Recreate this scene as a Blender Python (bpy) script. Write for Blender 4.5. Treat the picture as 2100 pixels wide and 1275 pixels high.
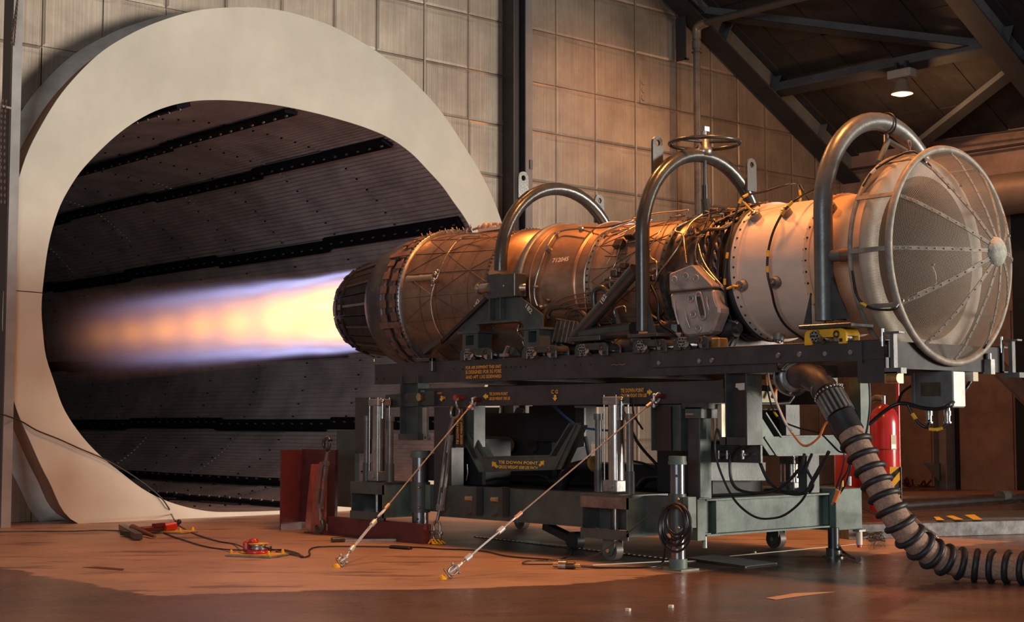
import bpy, math, random
from mathutils import Vector, Matrix
random.seed(7)
for o in list(bpy.data.objects): bpy.data.objects.remove(o)
S=bpy.context.scene; COL=S.collection
pi=math.pi; cos=math.cos; sin=math.sin
# ------------------------------------------------------------------ camera
FPX=3100.; TH=math.radians(41.4); PT=math.atan(228/3100)
CP=Vector((6.89,-8.65,1.0))
FW=Vector((-cos(PT)*cos(TH),cos(PT)*sin(TH),sin(PT))); RT=Vector((sin(TH),cos(TH),0)); UP=RT.cross(FW)
cd=bpy.data.cameras.new('camera'); cam=bpy.data.objects.new('camera',cd); COL.objects.link(cam)
cd.sensor_width=36; cd.lens=FPX/2100*36; cd.clip_end=200; cd.clip_start=.05
cam.matrix_world=Matrix.Translation(CP)@Matrix((RT,UP,-FW)).transposed().to_4x4()
S.camera=cam
# ------------------------------------------------------------------ world, lights, exposure
W=bpy.data.worlds.new('world'); S.world=W; W.use_nodes=True
W.node_tree.nodes['Background'].inputs[0].default_value=(.62,.60,.62,1)
W.node_tree.nodes['Background'].inputs[1].default_value=.22
S.view_settings.view_transform='Standard'; S.view_settings.look='None'; S.view_settings.gamma=1; S.view_settings.exposure=0
S.view_settings.use_curve_mapping=False
def area(name,loc,target,sx,sy,power,col):
    l=bpy.data.lights.new(name,'AREA'); l.shape='RECTANGLE'; l.size=sx; l.size_y=sy; l.energy=power; l.color=col
    o=bpy.data.objects.new(name,l); COL.objects.link(o); o.location=loc
    o.rotation_euler=(Vector(target)-Vector(loc)).to_track_quat('-Z','Y').to_euler(); return o
area('open_hangar_door_light',(29,21,3.6),(-6,0,2.4),11,7,14200,(1,.91,.79))
area('daylight_behind_camera',(8,-17,3.2),(-5,-1,1.5),8,4,720,(.84,.92,1.0))
def lamp(loc,power,r=.35):
    l=bpy.data.lights.new('sodium_lamp_light','SPOT'); l.energy=power; l.color=(1,.35,.085); l.shadow_soft_size=r
    l.spot_size=math.radians(130); l.spot_blend=.8
    o=bpy.data.objects.new('sodium_lamp_light',l); COL.objects.link(o); o.location=loc
for x,y,z,p in ((-2.9,-.3,6.2,800),(0.9,-.4,6.2,1150),(5.2,2.4,7.2,300),(-1.5,-4.5,7.0,60),(-6.2,5.9,7.3,300)): lamp((x,y,z),p)
# ------------------------------------------------------------------ projection helpers (layout measured in real planes)
def ray(x,y): return FW+RT*((x-1050)/FPX)-UP*((y-637.5)/FPX)
def at(x,y,X=None,Y=None,Z=None):
    d=ray(x,y)
    t=(X-CP.x)/d.x if X is not None else (Y-CP.y)/d.y if Y is not None else (Z-CP.z)/d.z
    return CP+d*t
AX=2.084
def cylhit(x,y,r):                                 # point on a cylinder round the engine axis
    d=ray(x,y); oy=CP.y; oz=CP.z-AX
    a=d.y**2+d.z**2; b=2*(oy*d.y+oz*d.z); c=oy*oy+oz*oz-r*r
    D=b*b-4*a*c
    t=(-b-math.sqrt(max(D,0)))/(2*a)
    return CP+d*t
# ------------------------------------------------------------------ materials
MATS={}
def nt(m): m.use_nodes=True; return m.node_tree
def mat(name,col,rough=.5,metal=0.,var=.0,scale=4.,bump=0.,bscale=40.,col2=None,stretch=(1,1,1),emit=None,spec=None,stains=0.,coat=0):
    m=bpy.data.materials.new(name); t=nt(m); b=t.nodes['Principled BSDF']; L=t.links
    b.inputs['Base Color'].default_value=(*col,1); b.inputs['Roughness'].default_value=rough; b.inputs['Metallic'].default_value=metal
    if spec is not None: b.inputs['Specular IOR Level'].default_value=spec
    if coat: b.inputs['Coat Weight'].default_value=coat; b.inputs['Coat Roughness'].default_value=.15
    tc=t.nodes.new('ShaderNodeTexCoord'); mp=t.nodes.new('ShaderNodeMapping'); mp.inputs['Scale'].default_value=stretch
    geo=t.nodes.new('ShaderNodeNewGeometry')
    L.new(geo.outputs['Position'],mp.inputs['Vector'])
    if var>0 or col2:
        n=t.nodes.new('ShaderNodeTexNoise'); n.inputs['Scale'].default_value=scale; n.inputs['Detail'].default_value=7; n.inputs['Roughness'].default_value=.65
        L.new(mp.outputs[0],n.inputs['Vector'])
        cr=t.nodes.new('ShaderNodeValToRGB'); c2=col2 or tuple(max(0,c*(1-var)) for c in col); c1=tuple(min(1,c*(1+var*.5)) for c in col) if not col2 else col
        cr.color_ramp.elements[0].position=.34; cr.color_ramp.elements[1].position=.66
        cr.color_ramp.elements[0].color=(*c2,1); cr.color_ramp.elements[1].color=(*c1,1)
        L.new(n.outputs['Fac'],cr.inputs[0]); L.new(cr.outputs[0],b.inputs['Base Color'])
        mr=t.nodes.new('ShaderNodeMapRange'); mr.inputs['To Min'].default_value=min(1,rough*1.25); mr.inputs['To Max'].default_value=rough*.8
        L.new(n.outputs['Fac'],mr.inputs['Value']); L.new(mr.outputs[0],b.inputs['Roughness'])
    if bump>0:
        n2=t.nodes.new('ShaderNodeTexNoise'); n2.inputs['Scale'].default_value=bscale; n2.inputs['Detail'].default_value=4
        L.new(mp.outputs[0],n2.inputs['Vector'])
        bp=t.nodes.new('ShaderNodeBump'); bp.inputs['Strength'].default_value=bump; bp.inputs['Distance'].default_value=.01
        L.new(n2.outputs['Fac'],bp.inputs['Height']); L.new(bp.outputs[0],b.inputs['Normal'])
    if emit: b.inputs['Emission Color'].default_value=(*emit[:3],1); b.inputs['Emission Strength'].default_value=emit[3]
    MATS[name]=m; return m
rail_m=mat('black_rail_paint',(.045,.042,.042),.45,.0,.35,6,.1,60)
olive=mat('grey_green_paint',(.062,.075,.068),.42,.0,.35,5,.1,50)
green=mat('pale_lit_green_paint',(.105,.15,.125),.5,.0,.5,3.5,.12,40)  # also on intake-facing sides, with their light put into the paler green
dark=mat('dark_void_metal',(.012,.012,.014),.6,0,.3)
hoop_m=mat('grey_hoop_paint',(.062,.064,.06),.24,.3,.3,7,.06,60)
hoopl=mat('light_grey_hoop_paint',(.13,.132,.125),.34,.3,.25,9,.1,60)
steel=mat('worn_steel',(.42,.40,.38),.32,.9,.35,12,.1,60)
chrome=mat('polished_steel',(.55,.55,.53),.2,1.,.2,9)
zinc=mat('galvanised_steel',(.30,.30,.285),.42,.5,.3,15)
ab_m=mat('heat_browned_case',(.27,.165,.11),.42,.55,.4,5,.08,30,stretch=(1,1,1))
ab_d=mat('burnt_grey_metal',(.12,.11,.115),.42,.7,.4,7,.1,40)
band_m=mat('rusted_band',(.22,.125,.095),.6,.3,.4,10)
duct_m=mat('brushed_titanium_duct',(.42,.26,.17),.34,.7,.35,3,.04,30,stretch=(1,2.5,2.5))
grid_m=mat('ribbed_case',(.42,.265,.18),.40,.65,.35,4,.06,30)
comp_m=mat('dark_bronze_case',(.14,.105,.08),.33,.8,.5,9)
pipe_m=mat('stainless_pipe',(.62,.52,.44),.28,1.,.25,12)
pipe_d=mat('dull_brown_pipe',(.20,.14,.11),.4,.7,.3,12)
nozz=mat('sooty_nozzle_metal',(.045,.038,.036),.5,.6,.4,14)
white=mat('off_white_gelcoat',(.70,.55,.44),.42,0,.16,2.4,.03,30,stretch=(.6,2,2))
cream=mat('cream_fibreglass',(.56,.50,.40),.5,0,.2,4)
ringm=mat('cream_ring_paint',(.62,.575,.475),.62,0,.12,.9,.03,30)
ringb=mat('brown_rim_paint',(.34,.17,.105),.6,0,.25,1.5)
ringf=mat('pale_collar_paint',(.72,.67,.60),.6,0,.25,3)
tun=mat('sooty_corrugated_liner',(.36,.34,.345),.6,.25,.35,1.6,.05,30)
tunr=mat('black_stringer',(.006,.006,.010),.9,0,.2,spec=.1)
cagem=mat('cage_grey_paint',(.26,.23,.19),.55,.15,.35,14,.05,80)
rubber=mat('black_rubber',(.018,.018,.02),.5,0,.3,10)
rubd=mat('dark_seal_rubber',(.03,.028,.034),.6)
yellow=mat('yellow_paint',(.78,.42,.02),.4,0,.25,12)
amber=mat('dirty_yellow_paint',(.33,.19,.05),.45,.3,.5,16)
lety=mat('yellow_lettering',(.9,.5,.05),.55,0,.25,60)
leto=mat('orange_lettering',(.85,.36,.04),.6,0,.2,60)
red=mat('red_gloss_paint',(.52,.03,.03),.25,0,.15,5,coat=.4)
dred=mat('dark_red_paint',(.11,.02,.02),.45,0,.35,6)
bred=mat('sunlit_red_paint',(.32,.075,.05),.5,0,.3,8)  # light on the stand's sloped plate put into this brighter red
orange=mat('orange_sleeve',(.75,.20,.05),.5)
brass=mat('brass_fitting',(.60,.42,.20),.3,.9,.3,15)
beige=mat('tan_hose_cloth',(.36,.23,.165),.85,0,.35,60,.5,220)
blue=mat('blue_hose',(.04,.10,.25),.5)
paper=mat('paper_label',(.62,.55,.42),.7)
black=mat('black_rubber_cable',(.012,.012,.014),.38)
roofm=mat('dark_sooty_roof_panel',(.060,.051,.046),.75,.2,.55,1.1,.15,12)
beam_m=mat('grey_rafter_paint',(.16,.168,.17),.6,0,.25,2)
beam_d=mat('dark_rafter_paint',(.042,.042,.045),.6,0,.25,2)
bottomw=mat('brown_side_wall',(.40,.25,.185),.6,.2,.4,1.4,.1,20)
pbox=mat('grey_box_paint',(.13,.135,.135),.5,0,.3,9)
pipew=mat('weathered_pipe_paint',(.26,.23,.20),.45,.4,.35,6)
yels=mat('safety_yellow',(.80,.48,.03),.5,0,.15,20)
blks=mat('safety_black',(.03,.03,.03),.6)
scr=mat('chalk_marks',(.62,.55,.45),.8)
skin=mat('formed_heat_shield',(.50,.42,.38),.40,.5,.35,6,.05,30)
# wall metal: fine upright streaks, pillow stains
def wallmat():
    m=bpy.data.materials.new('galvanised_wall_sheet'); t=nt(m); b=t.nodes['Principled BSDF']; L=t.links
    geo=t.nodes.new('ShaderNodeNewGeometry')
    mp=t.nodes.new('ShaderNodeMapping'); mp.inputs['Scale'].default_value=(1,1,1); L.new(geo.outputs['Position'],mp.inputs[0])
    n=t.nodes.new('ShaderNodeTexNoise'); n.inputs['Scale'].default_value=1.1; n.inputs['Detail'].default_value=9; n.inputs['Roughness'].default_value=.68; L.new(mp.outputs[0],n.inputs['Vector'])
    cr=t.nodes.new('ShaderNodeValToRGB'); e=cr.color_ramp.elements; e[0].position=.3; e[0].color=(.25,.20,.155,1); e[1].position=.68; e[1].color=(.47,.395,.31,1)
    k=cr.color_ramp.elements.new(.5); k.color=(.37,.30,.235,1)
    L.new(n.outputs['Fac'],cr.inputs[0])
    mp2=t.nodes.new('ShaderNodeMapping'); mp2.inputs['Scale'].default_value=(1,26,.5); L.new(geo.outputs['Position'],mp2.inputs[0])
    n2=t.nodes.new('ShaderNodeTexNoise'); n2.inputs['Scale'].default_value=1.5; n2.inputs['Detail'].default_value=5; L.new(mp2.outputs[0],n2.inputs['Vector'])
    mx=t.nodes.new('ShaderNodeMixRGB'); mx.blend_type='OVERLAY'; mx.inputs[0].default_value=.28; L.new(cr.outputs[0],mx.inputs[1]); L.new(n2.outputs['Fac'],mx.inputs[2])
    # horizontal grime lines where the pillows of the sheet meet (spacing .69 m)
    sp=t.nodes.new('ShaderNodeSeparateXYZ'); L.new(geo.outputs['Position'],sp.inputs[0])
    a=t.nodes.new('ShaderNodeMath'); a.operation='MULTIPLY_ADD'; a.inputs[1].default_value=1/.69; L.new(sp.outputs['Z'],a.inputs[0])
    nn=t.nodes.new('ShaderNodeMath'); nn.operation='MULTIPLY'; nn.inputs[1].default_value=.16; L.new(n.outputs['Fac'],nn.inputs[0]); L.new(nn.outputs[0],a.inputs[2])
    f=t.nodes.new('ShaderNodeMath'); f.operation='FRACT'; L.new(a.outputs[0],f.inputs[0])
    g=t.nodes.new('ShaderNodeMapRange'); g.inputs['From Min'].default_value=0.; g.inputs['From Max'].default_value=.07; L.new(f.outputs[0],g.inputs['Value'])
    n3=t.nodes.new('ShaderNodeTexNoise'); n3.inputs['Scale'].default_value=3.3; n3.inputs['Detail'].default_value=6; L.new(mp.outputs[0],n3.inputs['Vector'])
    h=t.nodes.new('ShaderNodeMapRange'); h.inputs['From Min'].default_value=.42; h.inputs['From Max'].default_value=.62; L.new(n3.outputs['Fac'],h.inputs['Value'])
    mxx=t.nodes.new('ShaderNodeMath'); mxx.operation='MAXIMUM'; L.new(g.outputs[0],mxx.inputs[0]); L.new(h.outputs[0],mxx.inputs[1])
    mix=t.nodes.new('ShaderNodeMixRGB'); mix.blend_type='MULTIPLY'; mix.inputs[0].default_value=.28; L.new(mx.outputs[0],mix.inputs[1]); L.new(mxx.outputs[0],mix.inputs[2])
    L.new(mix.outputs[0],b.inputs['Base Color']); b.inputs['Roughness'].default_value=.42; b.inputs['Metallic'].default_value=.25
    bp=t.nodes.new('ShaderNodeBump'); bp.inputs['Strength'].default_value=.25; bp.inputs['Distance'].default_value=.01; L.new(n2.outputs['Fac'],bp.inputs['Height']); L.new(bp.outputs[0],b.inputs['Normal'])
    return m
wallm=wallmat()
def floormat():
    m=bpy.data.materials.new('painted_concrete_floor'); t=nt(m); b=t.nodes['Principled BSDF']; L=t.links
    def M(op,a,b_=None,c=None):
        n=t.nodes.new('ShaderNodeMath'); n.operation=op
        for i,v in enumerate((a,b_,c)):
            if v is None: continue
            if isinstance(v,(int,float)): n.inputs[i].default_value=v
            else: L.new(v,n.inputs[i])
        return n.outputs[0]
    def noise(sc,st,det=7,ro=.6):
        mp=t.nodes.new('ShaderNodeMapping'); mp.inputs['Scale'].default_value=st; L.new(geo.outputs['Position'],mp.inputs[0])
        mp.vector_type='TEXTURE'; mp.inputs['Rotation'].default_value=(0,0,math.radians(48.6))
        n=t.nodes.new('ShaderNodeTexNoise'); n.inputs['Scale'].default_value=sc; n.inputs['Detail'].default_value=det; n.inputs['Roughness'].default_value=ro
        L.new(mp.outputs[0],n.inputs['Vector']); return n.outputs['Fac']
    geo=t.nodes.new('ShaderNodeNewGeometry'); sp=t.nodes.new('ShaderNodeSeparateXYZ'); L.new(geo.outputs['Position'],sp.inputs[0]); x,y=sp.outputs['X'],sp.outputs['Y']
    n1=noise(1.3,(1,1,1)); n2=noise(4.,(2.2,1,1)); n3=noise(.55,(1,1,1),5)
    # repainted zone: x<~0 and y>~-4.35, chamfered corner
    wob=M('MULTIPLY',M('SUBTRACT',n2,.5),.5)
    e1=M('SUBTRACT',M('ADD',.02,wob),x)
    e2=M('SUBTRACT',y,M('ADD',-4.36,wob))
    e3=M('SUBTRACT',M('ADD',M('MULTIPLY',y,.52),M('ADD',1.15,wob)),x)
    ins=M('MINIMUM',M('MINIMUM',M('MINIMUM',e1,e2),e3),M('SUBTRACT',M('ADD',3.0,wob),y))
    msk=t.nodes.new('ShaderNodeMapRange'); msk.inputs['From Min'].default_value=-.015; msk.inputs['From Max'].default_value=.015; L.new(ins,msk.inputs['Value'])
    crl=t.nodes.new('ShaderNodeValToRGB'); e=crl.color_ramp.elements; e[0].position=.30; e[0].color=(.28,.185,.145,1); e[1].position=.66; e[1].color=(.44,.30,.235,1); L.new(n1,crl.inputs[0])
    crd=t.nodes.new('ShaderNodeValToRGB'); e=crd.color_ramp.elements; e[0].position=.30; e[0].color=(.055,.036,.031,1); e[1].position=.72; e[1].color=(.19,.115,.09,1); L.new(n3,crd.inputs[0])
    mx=t.nodes.new('ShaderNodeMixRGB'); L.new(msk.outputs[0],mx.inputs[0]); L.new(crd.outputs[0],mx.inputs[1]); L.new(crl.outputs[0],mx.inputs[2])
    # scuffs
    n4=noise(3.6,(4.,1.,1),8,.7)
    sc=t.nodes.new('ShaderNodeMapRange'); sc.inputs['From Min'].default_value=.555; sc.inputs['From Max'].default_value=.60; L.new(n4,sc.inputs['Value'])
    mx2=t.nodes.new('ShaderNodeMixRGB'); L.new(M('MULTIPLY',sc.outputs[0],.75),mx2.inputs[0]); L.new(mx.outputs[0],mx2.inputs[1]); mx2.inputs[2].default_value=(.10,.055,.042,1)
    # darker ground under the trailer
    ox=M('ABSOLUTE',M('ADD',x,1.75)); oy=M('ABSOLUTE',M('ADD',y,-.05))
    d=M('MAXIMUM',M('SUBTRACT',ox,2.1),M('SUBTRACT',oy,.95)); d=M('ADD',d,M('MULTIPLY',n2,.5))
    trailer_dark=t.nodes.new('ShaderNodeMapRange'); trailer_dark.inputs['From Min'].default_value=.45; trailer_dark.inputs['From Max'].default_value=.1; L.new(d,trailer_dark.inputs['Value'])
    mx3=t.nodes.new('ShaderNodeMixRGB'); L.new(M('MULTIPLY',trailer_dark.outputs[0],.85),mx3.inputs[0]); L.new(mx2.outputs[0],mx3.inputs[1]); mx3.inputs[2].default_value=(.05,.038,.034,1)
    L.new(mx3.outputs[0],b.inputs['Base Color'])
    r=t.nodes.new('ShaderNodeMapRange'); r.inputs['To Min'].default_value=.30; r.inputs['To Max'].default_value=.50; L.new(n2,r.inputs['Value'])
    L.new(M('SUBTRACT',r.outputs[0],M('MULTIPLY',M('SUBTRACT',1.,msk.outputs[0]),.12)),b.inputs['Roughness'])
    bp=t.nodes.new('ShaderNodeBump'); bp.inputs['Strength'].default_value=.12; bp.inputs['Distance'].default_value=.01; L.new(n2,bp.inputs['Height']); L.new(bp.outputs[0],b.inputs['Normal'])
    return m
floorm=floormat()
def meshmat():                                        # fine woven wire: see-through
    m=bpy.data.materials.new('wire_mesh'); t=nt(m); b=t.nodes['Principled BSDF']; L=t.links
    b.inputs['Base Color'].default_value=(.33,.275,.22,1); b.inputs['Metallic'].default_value=.3; b.inputs['Roughness'].default_value=.5
    tr=t.nodes.new('ShaderNodeBsdfTransparent'); mx=t.nodes.new('ShaderNodeMixShader')
    uv=t.nodes.new('ShaderNodeTexCoord'); sp=t.nodes.new('ShaderNodeSeparateXYZ'); L.new(uv.outputs['UV'],sp.inputs[0])
    def wv(o):
        a=t.nodes.new('ShaderNodeMath'); a.operation='FRACT'; L.new(o,a.inputs[0])
        c=t.nodes.new('ShaderNodeMath'); c.operation='LESS_THAN'; c.inputs[1].default_value=.19; L.new(a.outputs[0],c.inputs[0]); return c.outputs[0]
    mm=t.nodes.new('ShaderNodeMath'); mm.operation='MAXIMUM'; L.new(wv(sp.outputs['X']),mm.inputs[0]); L.new(wv(sp.outputs['Y']),mm.inputs[1])
    L.new(mm.outputs[0],mx.inputs[0]); L.new(tr.outputs[0],mx.inputs[1]); L.new(b.outputs[0],mx.inputs[2])
    L.new(mx.outputs[0],t.nodes['Material Output'].inputs['Surface']); return m
wirem=meshmat()
# ------------------------------------------------------------------ mesh helpers
def frame(d):
    d=d.normalized(); a=Vector((0,0,1)) if abs(d.z)<.9 else Vector((1,0,0))
    u=d.cross(a).normalized(); return u,u.cross(d).normalized()
class MB:
    def __init__(s): s.v=[]; s.f=[]; s.s=[]; s.uv=None
    def add(s,vs,fs,sm=False):
        n=len(s.v); s.v+= [tuple(v) for v in vs]; s.f+=[tuple(i+n for i in f) for f in fs]; s.s+=[sm]*len(fs); return s
    def box(s,x0,x1,y0,y1,z0,z1):
        v=[(x,y,z) for x in(x0,x1) for y in(y0,y1) for z in(z0,z1)]
        return s.add(v,[(0,1,3,2),(4,6,7,5),(0,4,5,1),(2,3,7,6),(0,2,6,4),(1,5,7,3)])
    def obox(s,c,a,b,d):
        c=Vector(c);v=[c+a*i+b*j+d*k for i in(-1,1) for j in(-1,1) for k in(-1,1)]
        return s.add(v,[(0,1,3,2),(4,6,7,5),(0,4,5,1),(2,3,7,6),(0,2,6,4),(1,5,7,3)])
    def bar(s,p0,p1,w,h,up=(0,0,1)):                    # rectangular bar between points
        p0=Vector(p0);p1=Vector(p1);d=(p1-p0);u=Vector(up);sd=d.cross(u).normalized();u=sd.cross(d).normalized()
        return s.obox((p0+p1)/2,d/2,sd*w/2,u*h/2)
    def prism(s,poly,vec):
        poly=[Vector(p) for p in poly];vec=Vector(vec);n=len(poly)
        return s.add(poly+[p+vec for p in poly],[tuple(range(n)),tuple(range(2*n-1,n-1,-1))]+[(i,(i+1)%n,(i+1)%n+n,i+n) for i in range(n)])
    def cyl(s,p0,p1,r0,r1=None,n=16,caps=True):
        p0=Vector(p0);p1=Vector(p1);r1=r0 if r1 is None else r1;u,w=frame(p1-p0)
        a=[p0+(u*cos(2*pi*i/n)+w*sin(2*pi*i/n))*r0 for i in range(n)];b=[p1+(u*cos(2*pi*i/n)+w*sin(2*pi*i/n))*r1 for i in range(n)]
        s.add(a+b,[(i,(i+1)%n,(i+1)%n+n,i+n) for i in range(n)],True)
        if caps: s.add(a,[tuple(range(n-1,-1,-1))]); s.add(b,[tuple(range(n))])
        return s
    def ring(s,c,axis,ro,ri,h,n=24):                    # washer / tube with thickness
        c=Vector(c);ax=Vector(axis).normalized();u,w=frame(ax);V=[];F=[]
        for i in range(n):
            d=u*cos(2*pi*i/n)+w*sin(2*pi*i/n); V+=[c+d*ro-ax*h/2,c+d*ro+ax*h/2,c+d*ri+ax*h/2,c+d*ri-ax*h/2]
        for i in range(n):
            j=(i+1)%n
            for k in range(4): F.append((4*i+k,4*j+k,4*j+(k+1)%4,4*i+(k+1)%4))
        return s.add(V,F,n>=20)
    def tube(s,path,r,n=8,closed=False,smooth=0):
        P=[Vector(p) for p in path]
        if smooth: P=spl(P,smooth,closed)
        m=len(P);R=r if isinstance(r,(list,tuple)) else [r]*m
        if len(R)!=m: R=[R[min(len(R)-1,int(i*len(R)/m))] for i in range(m)]
        T=[]
        for i in range(m):
            a=P[(i-1)%m] if closed or i>0 else P[0]; b=P[(i+1)%m] if closed or i<m-1 else P[-1]
            T.append((b-a).normalized() if (b-a).length>1e-9 else Vector((0,0,1)))
        u,w=frame(T[0]);V=[]
        for i in range(m):
            if i: u=(u-T[i]*u.dot(T[i])).normalized(); 
            w=T[i].cross(u)
            V+=[P[i]+(u*cos(2*pi*k/n)+w*sin(2*pi*k/n))*R[i] for k in range(n)]
        F=[(i*n+k,i*n+(k+1)%n,((i+1)%m)*n+(k+1)%n,((i+1)%m)*n+k) for i in range(m if closed else m-1) for k in range(n)]
        s.add(V,F,True)
        if not closed: s.add(V[:n],[tuple(range(n-1,-1,-1))]); s.add(V[-n:],[tuple(range(n))])
        return s
    def lathe(s,prof,n=48,a0=0,a1=2*pi,cy=0,cz=AX,closed=False,sm=True):   # prof of (x,r) about engine axis
        full=abs(a1-a0-2*pi)<1e-6; k=n if full else n+1
        V=[(x,cy+r*cos(a0+(a1-a0)*i/n),cz+r*sin(a0+(a1-a0)*i/n)) for i in range(k) for x,r in prof]
        m=len(prof);F=[]
        for i in range(n):
            j=(i+1)%k
            for q in range(m if closed else m-1):
                F.append((i*m+q,i*m+(q+1)%m,j*m+(q+1)%m,j*m+q))
        return s.add(V,F,sm)
    def vlathe(s,c,prof,n=24):                          # prof of (r,z) about vertical axis at c
        V=[(c[0]+r*cos(2*pi*i/n),c[1]+r*sin(2*pi*i/n),c[2]+z) for i in range(n) for r,z in prof];m=len(prof)
        return s.add(V,[(i*m+q,((i+1)%n)*m+q,((i+1)%n)*m+q+1,i*m+q+1) for i in range(n) for q in range(m-1)],True)
    def ball(s,c,r,n=10):
        V=[];F=[];m=n//2+1
        for i in range(m):
            for j in range(n):
                a=pi*i/(m-1);b=2*pi*j/n;V.append((c[0]+r*sin(a)*cos(b),c[1]+r*sin(a)*sin(b),c[2]+r*cos(a)))
        for i in range(m-1):
            for j in range(n): F.append((i*n+j,(i+1)*n+j,(i+1)*n+(j+1)%n,i*n+(j+1)%n))
        return s.add(V,F,True)
    def build(s,name,m,parent=None,bevel=0,label=None,kind=None,sharp=35):
        off=Vector((0,0,0));q=parent
        while q is not None: off+=q.location; q=q.parent
        me=bpy.data.meshes.new(name); me.from_pydata([tuple(Vector(v)-off) for v in s.v],[],s.f)
        if s.uv:
            ul=me.uv_layers.new(name='UVMap')
            for li,l in enumerate(me.loops): ul.data[li].uv=s.uv[l.vertex_index]
        me.polygons.foreach_set('use_smooth',s.s); me.materials.append(m)
        import bmesh
        bm=bmesh.new(); bm.from_mesh(me); bmesh.ops.recalc_face_normals(bm,faces=bm.faces); bm.to_mesh(me); bm.free(); me.update()
        o=bpy.data.objects.new(name,me); COL.objects.link(o); o.parent=parent
        if bevel:
            b=o.modifiers.new('bevel','BEVEL'); b.width=bevel; b.segments=1; b.limit_method='ANGLE'; b.angle_limit=math.radians(50)
        if label: o['label']=label
        if kind: o['kind']=kind
        return o
def spl(P,k,closed=False):
    out=[];n=len(P)
    for i in range(n if closed else n-1):
        p0=P[(i-1)%n] if closed or i>0 else P[0]*2-P[1]; p1=P[i]; p2=P[(i+1)%n]; p3=P[(i+2)%n] if closed or i<n-2 else P[-1]*2-P[-2]
        for j in range(k):
            t=j/k; out.append(.5*((2*p1)+(p2-p0)*t+(2*p0-5*p1+4*p2-p3)*t*t+(3*p1-p0-3*p2+p3)*t**3))
    if not closed: out.append(P[-1].copy())
    return out
GR={'roller_trolley':'roller trolleys on the rails','hydraulic_cylinder':'hydraulic cylinders of the trailer','guide_rod':'guide rods beside the hydraulic cylinders','jack_leg':'jack legs of the trailer','tie_down_cable':'wire tie-down cables','rafter':'sloping roof rafters','gas_bottle':'red gas bottles','floor_plate':'yellow floor plates','sensing_tube':'short sensing tubes on the intake duct','sensing_hose':'sensing hoses on the intake duct','drain_valve':'drain valves on the base beam','probe_cable':'probe leads on the intake screen','floor_grating':'floor gratings'}
def T(name,label,cat,loc,group=None):
    group=group or GR.get(name)
    o=bpy.data.objects.new(name,None); COL.objects.link(o); o.location=loc; o.empty_display_size=.1
    o['label']=label; o['category']=cat
    if group: o['group']=group
    return o
def tag(o,label,cat,group=None):
    o['label']=label; o['category']=cat
    if group: o['group']=group
    return o
def struct(o): o['kind']='structure'; return o
def copy_tree(root,delta,label=None,mirror=False):
    r=root.copy(); COL.objects.link(r); r.location=root.location+Vector(delta)
    if label: r['label']=label
    for ch in list(root.children):
        c=ch.copy(); COL.objects.link(c); c.parent=r
        for g in ch.children:
            d=g.copy(); COL.objects.link(d); d.parent=c
    return r
TXT=[]
def text(s,origin,width,height,right,up,m,parent,name='lettering',off=.002):
    cu=bpy.data.curves.new('t','FONT'); cu.body=s; cu.size=1; cu.offset=.028; cu.resolution_u=2
    ob=bpy.data.objects.new('t',cu); COL.objects.link(ob); bpy.context.view_layer.update()
    me=bpy.data.meshes.new_from_object(ob.evaluated_get(bpy.context.evaluated_depsgraph_get()))
    bpy.data.objects.remove(ob); 
    xs=[v.co.x for v in me.vertices]; ys=[v.co.y for v in me.vertices]
    x0,x1,y0,y1=min(xs),max(xs),min(ys),max(ys); R_=Vector(right);U_=Vector(up);N=R_.cross(U_)
    b=MB(); b.add([Vector(origin)+R_*((v.co.x-x0)/(x1-x0)*width)+U_*((v.co.y-y0)/(y1-y0)*height)+N*off for v in me.vertices],[tuple(p.vertices) for p in me.polygons])
    bpy.data.meshes.remove(me)
    return b.build(name,m,parent)
def textpx(s,x0,x1,ytop,ybot,Y,m,parent,**k):           # lettering on an XZ plane facing the near side
    a=at(x0,(ytop+ybot)/2,Y=Y); b=at(x1,(ytop+ybot)/2,Y=Y); xm=(x0+x1)/2
    zt=at(xm,ytop,Y=Y).z; zb=at(xm,ybot,Y=Y).z
    return text(s,(a.x,Y-.002,zb),b.x-a.x,zt-zb,(1,0,0),(0,0,1),m,parent,**k)
def flat(pts,m,parent,name,th=.002,n=(0,-1,0)):
    return MB().prism([Vector(p)+Vector(n)*th for p in pts],Vector(n)*-th).build(name,m,parent)
def rectY(x0,x1,y0,y1,Y):                               # pixel rectangle -> (xa,xb,za,zb) on plane Y
    ym=(y0+y1)/2;xm=(x0+x1)/2
    return at(x0,ym,Y=Y).x,at(x1,ym,Y=Y).x,at(xm,y1,Y=Y).z,at(xm,y0,Y=Y).z
def hcol(b,x0,x1,yf,dep,z0,z1,t=.012):
    b.box(x0,x0+t,yf,yf+dep,z0,z1); b.box(x1-t,x1,yf,yf+dep,z0,z1); b.box(x0+t,x1-t,yf+dep*.55,yf+dep*.55+t,z0,z1)
# ================================================================== SETTING
WX=-7.85
fl=MB().box(-18,14,-16,13,-.15,0).build('floor',floorm); struct(fl)
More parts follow.
